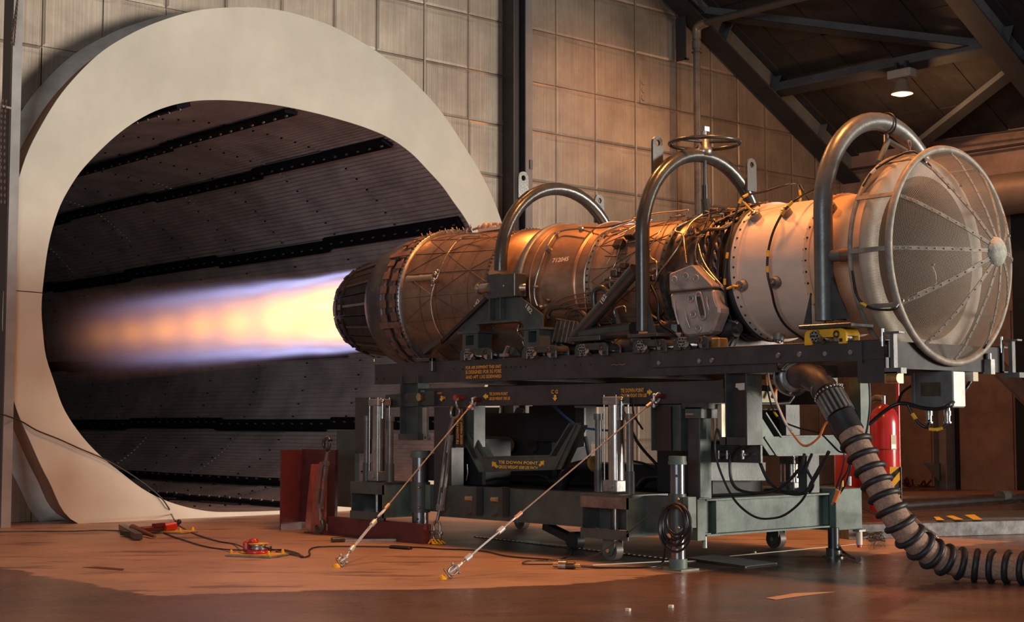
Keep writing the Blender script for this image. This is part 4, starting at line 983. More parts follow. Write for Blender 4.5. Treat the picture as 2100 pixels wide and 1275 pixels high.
lug(-.80,-.42,2.84,3.14,H2); lug(-.66,.50,2.80,3.06,H2)
MB().cyl(at(1304,552,Y=RY),at(1180,692,Y=RY),.052,n=24).build('diagonal_brace',hoop_m,H2)
MB().cyl(at(1300,675,Y=RY),at(1196,688,Y=RY),.055,n=18).build('foot_tube',hoop_m,H2)
a,b_,z0,z1=rectY(1286,1347,684,691,RY-.1); MB().box(a,b_,RY-.1,RY+.1,z0,z1).build('base_plate',hoop_m,H2,bevel=.003)
a,b_,z0,z1=rectY(1163,1230,690,699,RY-.08); MB().box(a,b_,RY-.08,RY+.08,z0,z1).build('base_plate',hoop_m,H2,bevel=.003)
MB().prism([at(1325,610,Y=RY),at(1328,684,Y=RY),at(1345,684,Y=RY)],(0,.01,0)).build('gusset',hoop_m,H2)
text('182',at(1236,624,Y=RY-.055),.075,.04,(.65,0,.76),(-.76,0,.65),scr,H2,name='chalk_number')
# handwheel, stem
hw=at(1448,293,Y=0); hx,hz=-.70,hw.z
b=MB().tube([Vector((hx+.265*cos(2*pi*i/48),.265*sin(2*pi*i/48),hz)) for i in range(48)],.016,10,closed=True); hwl=b.build('handwheel_rim',hoop_m,H2)
for k in range(3):
    a=2*pi*k/3+.5; MB().tube([(hx,0,hz+.01),(hx+.13*cos(a),.13*sin(a),hz+.005),(hx+.26*cos(a),.26*sin(a),hz)],.012,8).build('handwheel_spoke',hoop_m,H2)
MB().vlathe((hx,0,hz),[(0,-.10),(.055,-.10),(.06,-.05),(.045,-.03),(.04,.03),(.028,.05),(.0,.05)],24).build('handwheel_boss',steel,H2)
b=MB().cyl((hx,0,hz+.04),(hx,0,hz+.10),.018,n=10); b.box(hx-.028,hx+.028,-.028,.028,hz+.09,hz+.125); b.build('stem_clevis',steel,H2)
b=MB().cyl((hx,0,2.99),(hx,0,2.74),.015,n=14); b.build('screw_stem',hoop_m,H2)
MB().cyl((hx,0,2.69),(hx+.03,0,2.50),.032,n=14).build('stem_collar',hoop_m,H2)
MB().cyl((hx,0,2.80),(hx,0,2.68),.022,n=12).build('stem_sleeve',black,H2)
H3=T('front_hoop','thick grey tube hoop beside the intake screen with cable tie on top','hoop',(.9,0,1.56))
hoop_tube(.9,1.655,3.045,.67,.062,hoopl,H3)
a,b_,z0,z1=rectY(1637,1745,664,672,RY-.12); MB().box(a,b_,RY-.12,RY+.12,z0,z1).build('base_plate',hoop_m,H3,bevel=.004)
MB().prism([at(1662,600,Y=RY),at(1663,664,Y=RY),at(1648,664,Y=RY)],(0,.01,0)).build('gusset',hoop_m,H3)
MB().prism([(.96,RY,1.98),(.96,RY,1.66),(.96,RY+.14,1.66)],(.012,0,0)).build('gusset',hoop_m,H3)
MB().prism([(.965,RY-.005,1.93),(.965,RY-.005,1.66),(1.10,RY-.005,1.66)],(0,.012,0)).build('gusset',hoop_m,H3)
b=MB().cyl((.93,-.66,AX-.01),(1.12,-.62,AX-.01),.040,n=18); b.build('side_arm',hoopl,H3); MB().cyl((1.02,-.645,AX-.01),(1.14,-.62,AX-.01),.046,n=18).build('arm_sleeve',pipe_d,H3)
p=Vector((.9,.06,3.04)); q=Vector((.92,.03,2.93))
b=MB().tube([p+Vector((.075*cos(2*pi*i/20),0,-.0+.075*sin(2*pi*i/20)-.0)) for i in range(20)],.007,6,closed=True); b.build('cable_tie',black,H3)
MB().cyl((.90,.05,2.96),(.92,.02,2.90),.018,n=10).build('strut_eye',steel,H3)
MB().cyl((.92,.04,2.92),az(math.radians(118),.70,1.10),.019,n=12).build('screen_strut',hoopl,H3)
MB().cyl((.92,.04,2.92),az(math.radians(66),.70,1.14),.019,n=12).build('screen_strut',hoopl,H3)
# ================================================================== ROLLER TROLLEYS
RT_Z=1.515
def truck(px0,px1,py0,py1,label,m,group='roller trolleys riding on the near black rail',Y=RY,knobm=None):
    a,b_,z0,z1=rectY(px0,px1,py0,py1,Y-.075)
    L_=b_-a; t=T('roller_trolley',label,'trolley',((a+b_)/2,Y,z0))
    r=min(.05,(z1-z0)*.45); pts=[(a,z0),(a,z1-r)]+[(a+r-r*cos(pi/2*i/4),z1-r+r*sin(pi/2*i/4)) for i in range(1,5)]+[(b_-r+r*sin(pi/2*i/4),z1-r+r*cos(pi/2*i/4)) for i in range(0,5)]+[(b_,z0),(b_-.06,z0),(b_-.06,z0+.045),(a+.06,z0+.045),(a+.06,z0)]
    for yy in(Y-.075,Y+.055): MB().prism([(x,yy,z) for x,z in pts],(0,.02,0)).build('side_cheek',m,t,bevel=.003)
    MB().prism([(a+.01,Y-.055,z1-r-.005)]+[(x-.0,Y-.055,z-.004) for x,z in pts[2:11]],(0,.11,0)).build('cover',m,t)
    for f in(.22,.78):
        x=a+L_*f; MB().cyl((x,Y-.05,z0+.045),(x,Y+.05,z0+.045),.042,n=20).build('roller',steel,t)
        MB().ring((x,Y-.078,z0+.062),(0,1,0),.024,.012,.006,20).build('bush',comp_m,t)
    x=a+L_*.30; c=Vector((x,Y-.10,z0+.055)); b=MB().cyl(c,c+Vector((0,.03,0)),.030,n=16)
    for k in range(6): an=2*pi*k/6; b.cyl(c+Vector((.030*cos(an),0,.030*sin(an))),c+Vector((.030*cos(an),.028,.030*sin(an))),.011,n=8)
    b.build('star_knob',knobm or steel,t)
    MB().cyl((a+L_*.30,Y-.115,z0+.055),(a+L_*.30,Y-.1,z0+.055),.007,n=8).build('knob_screw',black,t)
    MB().cyl((a+L_*.45,Y-.10,z0+.035),(a+L_*.45,Y-.07,z0+.02),.020,n=12).build('lock_pin',chrome,t)
    MB().box(b_-.05,b_-.028,Y-.08,Y-.074,z0+.012,z0+.034).build('square_hole',black,t)
    return t
trs=[(943,1008,714,738,'dark roller trolley under the left foot of the triangular plate',hoop_m),(1070,1140,709,735,'dark roller trolley under the right foot of the triangular plate',hoop_m),
 (1178,1246,703,730,'dark roller trolley under the slanting leg of the handwheel hoop',hoop_m),(1297,1366,696,723,'dark roller trolley under the upright leg of the handwheel hoop',hoop_m),
 (1381,1452,690,717,'grimy roller trolley with amber end, below the silver heat shield',hoop_m),(1649,1735,674,706,'bright yellow roller trolley under the intake hoop',yellow)]
for x0,x1,y0,y1,lb,m in trs:
    t=truck(x0,x1,y0,y1,lb,m)
    if 'amber' in lb:
        a,b_,z0,z1=rectY(1450,1473,692,716,RY-.04); MB().box(b_-.11,b_,RY-.03,RY+.07,z0,z1).build('end_cap',amber,t,bevel=.01)
for x,lb in ((-2.3,'far roller trolley below the hoop over the afterburner'),(-.72,'far roller trolley below the handwheel hoop'),(.9,'far roller trolley below the intake hoop')):
    t=T('roller_trolley',lb,'trolley',(x,.67,RT_Z)); MB().box(x-.17,x+.17,.60,.74,RT_Z,RT_Z+.12).build('side_cheek',hoop_m,t,bevel=.03)
    MB().cyl((x-.1,.62,RT_Z+.04),(x-.1,.72,RT_Z+.04),.04).build('roller',steel,t); MB().cyl((x+.1,.62,RT_Z+.04),(x+.1,.72,RT_Z+.04),.04).build('roller',steel,t)
for x,h in ((-2.3,H1),): MB().box(x-.05,x+.05,.62,.72,RT_Z+.12,2.23).build('far_leg',hoop_m,h)
# ================================================================== ENGINE RAIL FRAME
RFm=T('engine_rail_frame','long black steel rail frame carrying the engine, with orange air shipment lettering','rail frame',(-1.3,0,1.33))
zb=1.333; xl=at(768,765,Y=RY-.03).x; xm=at(1592,755,Y=RY-.03).x; xr=at(1817,728,Y=RY-.03).x; xo=at(1336,740,Y=RY-.045).x
def ibeam_x(b,x0,x1,y,z0,z1,w,tf=.012,tw=.012):
    b.box(x0,x1,y-w/2,y+w/2,z1-tf,z1); b.box(x0,x1,y-w/2,y+w/2,z0,z0+tf); b.box(x0,x1,y-w/2+.004,y-w/2+.004+tw,z0+tf,z1-tf); return b
nr=ibeam_x(MB(),xl,xm,RY+.02,zb,RT_Z-.005,.10).build('near_rail',rail_m,RFm)
z_lo=at(1600,744,Y=RY-.05).z
lap=MB().box(xo,xr,RY-.055,RY-.035,z_lo,RT_Z-.002).box(xo,xr,RY-.055,RY+.06,RT_Z-.008,RT_Z).build('lap_plate',rail_m,RFm,bevel=.002)
MB().box(xm,xr,RY-.035,RY+.06,z_lo,z_lo+.012).build('lap_flange',rail_m,RFm)
ibeam_x(MB(),xl,xr,.67,zb,RT_Z,.10).build('far_rail',rail_m,RFm)
for (x,y) in [(1353,744),(1436,740),(1461,739),(1597,729),(1641,727),(1694,725),(1746,722)]:
    p=at(x,y,Y=RY-.056); MB().cyl(p,p-Vector((0,.014,0)),.020,.016,10).build('bolt_head',steel,RFm)
b=MB()
for (x,y) in [(1037,753),(1047,752.5),(1057,752),(1067,752),(1077,752),(1138,749),(1158,749),(1190,748),(1211,747),(772,777),(787,777),(931,757),(949,757)]:
    p=at(x,y,Y=RY-.028); b.cyl(p+Vector((0,.01,0)),p-Vector((0,.002,0)),.0085,n=10)
b.build('bolt_hole',black,RFm,kind='stuff')
textpx('FOR AIR SHIPMENT THIS UNIT',956,1029,749,755.5,RY-.027,leto,RFm); textpx('IS DESIGNED FOR 3G FORE',956,1029,758,765.5,RY-.027,leto,RFm); textpx('AND AFT 1.5G SIDEWARD',956,1029,768.5,775.5,RY-.027,leto,RFm)
p=at(1268,747.5,Y=RY-.03); b=MB(); 
for k in range(5): b.obox(p+Vector((-.06+.03*k,0,0)),Vector((.014,0,.003*(-1)**k)),Vector((0,.004,0)),Vector((0,0,.005)))
b.build('safety_wire',band_m,RFm)
# cross members
MB().box(xr-.14,xr,RY,.67,1.335,1.35).box(xr-.14,xr,RY,.67,1.49,1.505).box(xr-.012,xr,RY,.67,1.35,1.49).build('end_cross_beam',dark,RFm)  # beam made black: shade below the intake screen put into its colour
MB().box(xr-.20,xr+.0,RY-.05,RY+.05,1.335-.09,z_lo).build('lower_block',rail_m,RFm)
for x in (xl+.4,-2.4,-1.2,.0): MB().box(x-.04,x+.04,RY+.05,.65,1.34,1.42).build('cross_beam',rail_m,RFm)
a,b_,z0,z1=rectY(1767,1773,700,744,RY-.06); MB().box(a,a+.012,RY-.075,RY-.055,z0,z1).build('end_stiffener',hoop_m,RFm)
# stop clamp at right end
def stopclamp(xc,yc,par,s=1):
    b=MB().box(xc-.014,xc+.014,yc-.02,yc+.02,1.30,1.56); b.box(xc-.05,xc+.06,yc-.03,yc+.03,1.548,1.56); b.box(xc-.05,xc+.07,yc-.03,yc+.03,1.30,1.335)
    b.build('stop_bracket',hoopl,par); c=MB().cyl((xc-.06,yc-.03,1.47),(xc-.06,yc-.03,1.58),.012,n=10); c.cyl((xc-.06,yc-.03,1.50),(xc-.06,yc-.03,1.53),.018,n=8); c.build('stop_bolt',chrome,par)
stopclamp(xr+.05,RY-.02,RFm); stopclamp(xr+.06,.67,RFm)
b=MB().cyl((xr+.02,RY-.04,1.27),(xr+.10,RY-.04,1.27),.03,n=12); b.box(xr+.0,xr+.09,RY-.05,RY+.02,1.24,1.31); b.build('end_clamp',brass,RFm)
b=MB().box(xr-.01,xr+.05,.42,.47,1.32,1.42); b.cyl((xr+.02,.445,1.42),(xr+.02,.445,1.46),.02,n=8); b.build('end_clamp',zinc,RFm)
p=at(768,741,Y=RY-.03); MB().cyl(p,p+Vector((0,0,.02)),.012,n=8).build('end_pin',brass,RFm)
# left end clamp block
a,b_,z0,z1=rectY(853,886,734,762,RY-.07); b=MB().box(a,b_,RY-.07,RY+.05,z1-.03,z1).box(b_-.04,b_,RY-.07,RY-.03,z0,z1); b.build('rail_clamp',hoop_m,RFm,bevel=.004)
# small quick-release clamp on the rail
p=at(1034,728,Y=RY-.05); b=MB().bar(p,at(1042,710,Y=RY-.05),.03,.014); b.box(p.x-.035,p.x+.035,p.y-.02,p.y+.02,p.z-.012,p.z+.012); t_=T('quick_clamp','small bright quick-release clamp on the rail between two trolleys','clamp',p)
b.build('clamp_lever',zinc,t_); MB().prism([at(1045,728,Y=RY),at(1047,712,Y=RY),at(1056,712,Y=RY),at(1068,728,Y=RY)],(0,.02,0)).build('clamp_body',hoop_m,t_)
# ================================================================== TRAILER
TR=T('engine_trailer','grey-green steel engine trailer with posts, trusses, casters and tie-down lettering','trailer',(-1.9,0,0))
def TB(name,x0,x1,y0,y1,Y,dep,m=olive,bevel=.0):
    a,b_,z0,z1=rectY(x0,x1,y0,y1,Y); return MB().box(a,b_,Y,Y+dep,max(z0,0),z1).build(name,m,TR,bevel=bevel)
xa=at(872,815,Y=RY).x; xb=at(1486,803,Y=RY).x
ibeam_x(MB(),xa,xb,RY+.05,1.133,1.287,.12).build('side_beam',rail_m,TR); ibeam_x(MB(),xa,xb,.62,1.133,1.287,.12).build('side_beam',rail_m,TR)
a,b_,z0,z1=rectY(1478,1483,778,794,RY-.02); MB().box(a,b_,RY-.02,RY+.1,z0,z1).build('end_lip',rail_m,TR)
YT=RY-.0125
textpx('TIE DOWN POINT',1004,1042,804,810.5,YT,leto,TR); textpx('GROSS WEIGHT 1000 LBS',1004,1047,813.5,820,YT,leto,TR)
textpx('C G',1131,1145,799,807,YT,leto,TR)
textpx('TIE DOWN POINT',1274,1321,796,804.5,YT,leto,TR); textpx('GROSS WEIGHT 3750 LBS',1274,1327,807,814.5,YT,leto,TR)
textpx('HOIST',897,907,804,808,YT,leto,TR); textpx('IN',909,914,812.5,818,YT,leto,TR)
def arrow(pts,Y,m=lety,name='arrow_mark'): return MB().prism([at(x,y,Y=Y-.002) for x,y in pts],(0,.002,0)).build(name,m,TR)
arrow([(990,812.5),(997,806),(997,809.5),(1001,809.5),(1001,815.5),(997,815.5),(997,819)],YT)
arrow([(1338,803.5),(1331,797),(1331,800.5),(1327,800.5),(1327,807),(1331,807),(1331,810.5)],YT)
arrow([(1138,822),(1133,815.5),(1136,815.5),(1136,809.5),(1140.5,809.5),(1140.5,815.5),(1143,815.5)],YT)
arrow([(905,823),(901,817.5),(903.5,817.5),(903.5,811.5),(907.5,811.5),(907.5,817.5),(909,817.5)],YT)
# front clevis link at left
b=MB().bar(at(795,823,Y=RY),at(890,816,Y=RY),.05,.115); b.build('tow_link',hoop_m,TR)
p=at(864,814,Y=RY-.03); MB().cyl(p,p-Vector((0,.03,0)),.034,n=16).build('link_pin',brass,TR)
TB('link_fork',873,890,802,830,RY-.05,.14,hoop_m)
# uprights
def HC(x0,x1,y0,y1,Y=RY-.04,dep=.12,m=olive,name='upright_channel'):
    a,b_,z0,z1=rectY(x0,x1,y0,y1,Y); b=MB(); hcol(b,a,b_,Y,dep,z0,z1,.010); return b.build(name,m,TR)
HC(820,857,770,896,RY-.05); TB('channel_foot',817,857,889,902,RY-.06,.14)
TB('reaction_plate',857,875,835,902,RY-.0,.02,mat('bare_aluminium_plate',(.55,.50,.40),.45,.5,.3,6))
for k in range(3):
    p=at(860+6*k,897,Y=RY-.001); MB().ring(p,(0,1,0),.012,.006,.004,12).build('plate_hole',black,TR)
HC(927,972,833,918,RY-.04); TB('post_box',890,926,834,1040,RY,.13,rail_m)
a_=at(940,905,Y=RY-.042); 
def vtext(s,x,y0,y1,w,Y,m):
    p=at(x,y1,Y=Y); q=at(x,y0,Y=Y); return text(s,Vector((p.x,Y-.003,p.z)),q.z-p.z,w,(0,0,1),(-1,0,0),m,TR)
bk=at(942,875,Y=RY-.0); 
TB('label_plate',934,951,836,916,RY-.044,.004,rail_m)
vtext('TIE DOWN POINT',942,852,911,.032,RY-.046,leto); vtext('GROSS WEIGHT 1000 LBS',949.5,838,911,.030,RY-.046,leto)
# tray truss, near side
tray=[(958,893),(995,968),(1150,962),(1192,872),(1180,868),(1140,935),(1000,938),(972,888)]
MB().prism([at(x,y,Y=RY) for x,y in tray],(0,.012,0)).build('truss_web',olive,TR)
def chord(p,q,w=.13,th=.012): MB().bar(at(*p,Y=RY+.05),at(*q,Y=RY+.05),w,th).build('truss_flange',olive,TR)
chord((995,966),(1150,961)); chord((1000,937),(1140,934)); chord((958,893),(995,966)); chord((972,888),(1000,937)); chord((1150,961),(1192,872)); chord((1140,934),(1180,868))
Yt2=RY-.001
textpx('TIE DOWN POINT',1023,1104,945,951.5,Yt2,lety,TR); textpx('GROSS WEIGHT 6500 LBS EACH',1023,1103,954.5,961.5,Yt2,lety,TR)
arrow([(1009,946),(1018,948),(1016,950.5),(1022,956),(1018,960),(1012,954),(1009,957.5)],Yt2)
arrow([(1116,944),(1107,946),(1109,948.5),(1104,953),(1107,957),(1113,951.5),(1115,955)],Yt2)
# far side tray + cross pieces
def farplate(pts,Y,name,m=olive): MB().prism([at(x,y,Y=Y) for x,y in pts],(0,.02,0)).build(name,m,TR)
farplate([(965,888),(998,918),(1035,915),(1075,840),(1060,835),(1030,890),(990,890),(975,868)],.3,'inner_truss')
farplate([(985,835),(1024,835),(1018,935),(990,930)],.25,'inner_post'); farplate([(1180,836),(1198,836),(1198,914),(1180,918)],.1,'inner_post')
TB('inner_frame',1085,1178,832,905,.1,.25,dark); 
HC(1335,1396,830,924,RY-.04,.13)
TB('post_web',1346,1376,832,924,RY+.0,.006,mat('shaded_black_web',(.035,.024,.02),.6,0,.3,4))  # dark sheet: shade on the web's near side put into its colour
# main right post with clevis
MB().box(at(1410,900,Y=RY).x,at(1434,900,Y=RY).x,RY,RY+.12,.47,1.11).build('corner_post',rail_m,TR,bevel=.004)
x5=at(1434,900,Y=RY).x; MB().box(x5,x5+.004,RY+.004,RY+.118,.47,1.09).build('lit_post_face',green,TR)  # thin sheet with the light on the post's right side put into its green
TB('post_clevis',1405,1438,835,857,RY-.03,.17); TB('post_head',1398,1450,826,838,RY-.03,.20,rail_m)
p=at(1408,849,Y=RY-.04); MB().cyl(p,p+Vector((.07,0,0)),.012,n=10).build('clevis_pin',steel,TR)
HC(1487,1532,766,912,RY-.03,.16); TB('post_web',1497,1530,766,895,RY+.05,.005,mat('shaded_brown_web',(.04,.028,.024),.6,0,.3,4))  # web sheet darkened in colour for the shade between the flanges
TB('channel_foot',1476,1531,896,912,RY-.03,.16,rail_m)
p0=at(1508,786,Y=RY+.048); MB().prism([at(x,y,Y=RY+.048) for x,y in ((1509,786),(1527,785),(1527,799),(1516,800),(1512,795),(1508,794))],(0,.001,0)).build('data_plate',scr,TR)
TB('bare_rod',1472,1480,828,900,RY+.08,.05,mat('cream_rod',(.50,.44,.32),.4,.3))
# end cross trusses, along the depth, facing the intake end
def XB(name,x0,x1,y0,y1,X,dep,m=green):
    ym=(y0+y1)/2; a=at(x0,ym,X=X).y;b_=at(x1,ym,X=X).y;z1=at((x0+x1)/2,y0,X=X).z;z0=at((x0+x1)/2,y1,X=X).z
    return MB().box(X-dep,X,a,b_,max(0,z0),z1).build(name,m,TR)
XE=.12
MB().prism([at(x,y,X=XE) for x,y in ((1587,895),(1720,893),(1735,840),(1752,840),(1728,930),(1578,933),(1553,896),(1553,846),(1556,846))],(-.012,0,0)).build('end_truss_web',green,TR)
def xch(p,q,w=.14): MB().bar(at(*p,X=XE-.06),at(*q,X=XE-.06),.012,w,up=(1,0,0)).build('end_truss_flange',olive,TR)
xch((1555,846),(1587,895)); xch((1587,895),(1722,893)); xch((1553,896),(1578,933)); xch((1578,933),(1728,930))
MB().prism([at(x,y,X=-.35) for x,y in ((1455,948),(1570,948),(1570,985),(1455,985))],(-.1,0,0)).build('inner_cross_beam',olive,TR)
XB('end_post',1765,1783,770,900,.12,.10); XB('end_post',1612,1640,830,892,.0,.06,olive); XB('end_post',1704,1718,770,830,-.2,.06,olive)
XB('end_post',1655,1680,930,1010,-.15,.08,olive)
# base frame
xe=-.12
b=MB(); ibeam_x(b,at(902,1020,Y=-.75).x,xe,-.69,.222,.478,.12); b.build('base_side_beam',olive,TR)
ibeam_x(MB(),-3.4,xe,.76,.222,.478,.12).build('base_side_beam',olive,TR)
# end beam (I section running across)
ya=at(1445,1060,X=xe).y; yb=at(1712,1050,X=xe).y
MB().box(xe-.12,xe+.02,ya,yb,.458,.470).build('end_beam_flange',green,TR); MB().box(xe-.12,xe+.02,ya,yb,.215,.227).build('end_beam_flange',green,TR)
MB().box(xe-.06,xe-.05,ya,yb,.227,.458).build('end_beam_web',green,TR)
for yy in (at(1470,1060,X=xe).y,at(1700,1050,X=xe).y): MB().box(xe-.05,xe+.0,yy-.005,yy+.005,.227,.458).build('web_stiffener',green,TR)
MB().box(xe-.13,xe+.015,at(1427,1050,X=xe).y,ya-.01,.19,.47).build('corner_gusset',green,TR)
MB().box(xe-.3,xe+.06,at(1714,1040,X=xe+.06).y,at(1768,1040,X=xe+.06).y,.19,.50).build('corner_box',green,TR,bevel=.004)
p=at(1742,990,X=xe+.05); MB().cyl(p-Vector((0,0,.02)),p+Vector((0,0,.05)),.016,n=10).build('lynch_pin',chrome,TR)
for y in (-.3,.3): MB().box(-3.4,-.2,y-.04,y+.04,.24,.30).build('floor_runner',dark,TR)
MB().box(-3.3,-.25,-.6,.7,.44,.455).build('deck_plate',dark,TR)
# outriggers with caster and jack cylinder
def outrigger(xc,yc,side,hasmark):
    """box bracket: xc left edge, front at yc"""
    w=.48;d=.42; y0,y1=(yc,yc+d)
    MB().box(xc,xc+w,y0,y1,.465,.485).build('outrigger_top',olive,TR)
    MB().box(xc,xc+w,y0,y0+.012,.385,.465).build('outrigger_band',olive if not hasmark else mat('mottled_brown_band',(.20,.13,.10),.6,0,.6,6),TR)
    MB().box(xc,xc+w,y0,y0+.012,.165,.235).build('outrigger_band',olive,TR)
    MB().box(xc,xc+.012,y0+.012,y1,.20,.465).build('outrigger_cheek',olive,TR)
    MB().box(xc+w-.012,xc+w,y0+.0,y1,.19,.465).build('outrigger_cheek',green,TR)  # light from the right put into this cheek's paler green
    MB().box(xc,xc+w,y1-.01,y1,.2,.465).build('outrigger_back',dark,TR)
    MB().cyl((xc+w*.55,y0+.1,.15),(xc+w*.55,y0+.1,.46),.018,n=10).build('lead_rod',steel,TR)
    MB().cyl((xc+w*.32,y0+.2,.20),(xc+w*.32,y0+.2,.46),.03,n=12).build('guide_tube',hoop_m,TR)
outrigger(at(1190,1030,Y=-.93).x,-.93,1,True); outrigger(at(718,1010,Y=-.93).x,-.93,1,False)
outrigger(-1.15,.60,1,False); outrigger(-4.05,.60,1,False)
for x in(-3.55,): MB().box(x,x+.55,-.66,-.60,.25,.44).build('outrigger_arm',olive,TR)
def caster(x,y,name='caster'):
    r=.075; b=MB()
    for s in(-.045,.037):
        pts=[(x-.06,.19),(x-.06,r+.02),(x-.035,r-.03),(x,r-.045),(x+.035,r-.03),(x+.06,r+.02),(x+.06,.19)]
        b.prism([(px__,y+s,pz_) for px__,pz_ in pts],(0,.008,0))
    b.box(x-.07,x+.07,y-.055,y+.055,.19,.215)
    c=b.build(name,green,TR)
    MB().lathe([(y,0)],3) if 0 else None
    w=MB(); w.cyl((x,y-.034,r),(x,y+.034,r),r,n=28); w.build('wheel',mat('caster_tyre_%d'%int(x*10+50),(.14,.11,.10),.45,.3,.3,8),c)
    MB().cyl((x,y-.056,r),(x,y-.044,r),.018,n=6).build('axle_nut',chrome,c); return c
caster(-.93,-.78); caster(-3.80,-.78); caster(-.82,.95); caster(-3.8,.9)
# hydraulic cylinders
def hydro(name,label,px,ytop,ybot,Y,wpx,m=chrome,scale_w=1):
    p=at(px,(ytop+ybot)/2,Y=Y); z0=at(px,ybot,Y=Y).z; z1=at(px,ytop,Y=Y).z; x=p.x
    s=.072
    t=T(name,label,'hydraulic cylinder',(x,Y,z0))
    MB().box(x-s,x+s,Y-s,Y+s,z0,z0+.085).build('base_block',zinc,t,bevel=.006)
    MB().box(x-s,x+s,Y-s,Y+s,z1-.06,z1).build('head_block',zinc,t,bevel=.006)
    MB().cyl((x,Y,z0+.08),(x,Y,z1-.055),.060,n=32).build('barrel',mat('oily_barrel',(.52,.46,.40),.26,.95,.3,7) if 'oily_barrel' not in MATS else MATS['oily_barrel'],t)
    for i in(-1,1):
        for j in(-1,1): MB().cyl((x+i*s*.85,Y+j*s*.85,z0+.08),(x+i*s*.85,Y+j*s*.85,z1+.012),.006,n=8).build('tie_rod',chrome,t)
    f=MB().cyl((x+s+.015,Y-.03,z1-.15),(x+s+.015,Y-.03,z1-.02),.012,n=10); f.ball((x+s+.015,Y-.03,z1-.02),.02,8); f.cyl((x+s+.015,Y-.03,z1-.17),(x+s+.015,Y-.03,z1-.15),.018,n=10); f.build('hose_fitting',chrome,t)
    MB().cyl((x+.02,Y-s,z0+.045),(x+.02,Y-s-.012,z0+.045),.018,n=12).build('port_plug',steel,t)
    return t
hydro('hydraulic_cylinder','bright steel hydraulic cylinder on the right outrigger of the trailer',1264,813,1008,-.80,40)
hydro('hydraulic_cylinder','bright steel hydraulic cylinder on the left outrigger of the trailer',778,818,986,-.80,28)
hydro('hydraulic_cylinder','hydraulic cylinder seen behind the tray truss, on the far side',1092,850,1005,.80,28)
hydro('hydraulic_cylinder','hydraulic cylinder seen through the trailer end behind loose hoses',1625,935,1010,.80,28)
def guide(px0,px1,yt,yb,Y,label):
    xm=(px0+px1)/2; p=at(xm,(yt+yb)/2,Y=Y); r=abs(at(px1,(yt+yb)/2,Y=Y).x-at(px0,(yt+yb)/2,Y=Y).x)/2*.8; z0=at(xm,yb,Y=Y).z;z1=at(xm,yt,Y=Y).z
    t=T('guide_rod',label,'rod',(p.x,Y,z0)); MB().cyl((p.x,Y,z0),(p.x,Y,z1-.04),r*.85,n=18).build('rod',hoopl,t)
    MB().cyl((p.x,Y,z1-.045),(p.x,Y,z1),r*1.15,n=18).build('cap',hoopl,t); MB().cyl((p.x,Y,z0),(p.x,Y,z0+(z1-z0)*.28),r*1.1,n=18).build('sleeve',olive,t)
guide(747,758,852,986,-.78,'grey guide rod left of the left hydraulic cylinder'); guide(794,806,853,988,-.86,'grey guide rod right of the left hydraulic cylinder')
guide(1220,1235,848,1008,-.72,'dark guide rod left of the right hydraulic cylinder'); guide(1284,1300,848,1012,-.86,'grey guide rod right of the right hydraulic cylinder')
TB('backing_plate',728,757,815,930,-.55,.03,hoop_m); TB('backing_plate',757,770,815,900,-.55,.02,rail_m)
MB().box(at(690,940,Y=-.3).x,at(728,940,Y=-.3).x,-.3,-.25,.2,.92).build('rear_panel',olive,TR)
TB('bearing_column',875,889,930,985,-.5,.1,hoop_m)
# jack posts
def jack(px0,px1,ytop,ycap,yslt,yslb,ybot,Y,label,foot=True,m=steel):
    xm=(px0+px1)/2; ym=(ytop+ybot)/2; x=at(xm,ym,Y=Y).x; r=(at(px1,ym,Y=Y).x-at(px0,ym,Y=Y).x)/2*.74
    Z=lambda y:max(0,at(xm,y,Y=Y).z)
    t=T('jack_leg',label,'jack',(x,Y,0))
    MB().cyl((x,Y,.03),(x,Y,Z(ytop)-.01),r,n=28).build('leg_tube',m,t)
    MB().cyl((x,Y,Z(ycap)),(x,Y,Z(ytop)),r*1.22,n=28).build('cap',green,t); MB().cyl((x,Y,Z(ycap)-.0),(x,Y,Z(ycap)+.02),r*1.3,n=28).build('cap_rim',green,t)
    MB().cyl((x,Y,Z(yslb)),(x,Y,Z(yslt)),r*1.2,n=28).build('sleeve',olive,t); MB().box(x,x+r*2.1,Y-.01,Y+.07,Z(yslb)+.03,Z(yslt)-.02).build('sleeve_bracket',green,t)
    for yy in (yslt+10,yslb-10): q=Vector((x+r*.9,Y-r*.9,Z(yy))); MB().ball(q,.012,8).build('set_screw',brass,t)
    for yy in (ytop+40,ybot-45): q=Vector((x+r*.55,Y-r*.82,Z(yy))); MB().cyl(q,q-Vector((-.002,.004,0)),.010,n=10).build('pin_hole',black,t)
    if foot: MB().cyl((x,Y,0.01),(x,Y,.075),r*1.25,n=24).build('foot_collar',green,t); MB().box(x-r*1.2,x+r*2.2,Y-.09,Y+.09,0,.012).build('foot_plate',green,t)
    return t
jack(1375,1405,935,952,1012,1090,1166,-.94,'dark steel jack leg with pale green cap at the front corner, hose coil on it',m=mat('oily_steel_leg',(.20,.20,.21),.25,.85,.3,6))
jack(848,876,924,938,988,1050,1108,-.69,'dark steel jack leg at the left end of the trailer, behind a tie-down cable',m=MATS['oily_steel_leg'])
jb=at(1710,1143,Z=0)
t=T('jack_leg','short dark jack leg with round foot under the right end of the trailer','jack',(jb.x,jb.y,0))
MB().cyl((jb.x,jb.y,.05),(jb.x,jb.y,.22),.042,n=24).build('leg_tube',black,t); MB().cyl((jb.x,jb.y,.012),(jb.x,jb.y,.07),.058,n=24).build('foot_collar',hoop_m,t); MB().cyl((jb.x,jb.y,0),(jb.x,jb.y,.014),.085,n=24).build('foot_plate',hoop_m,t)
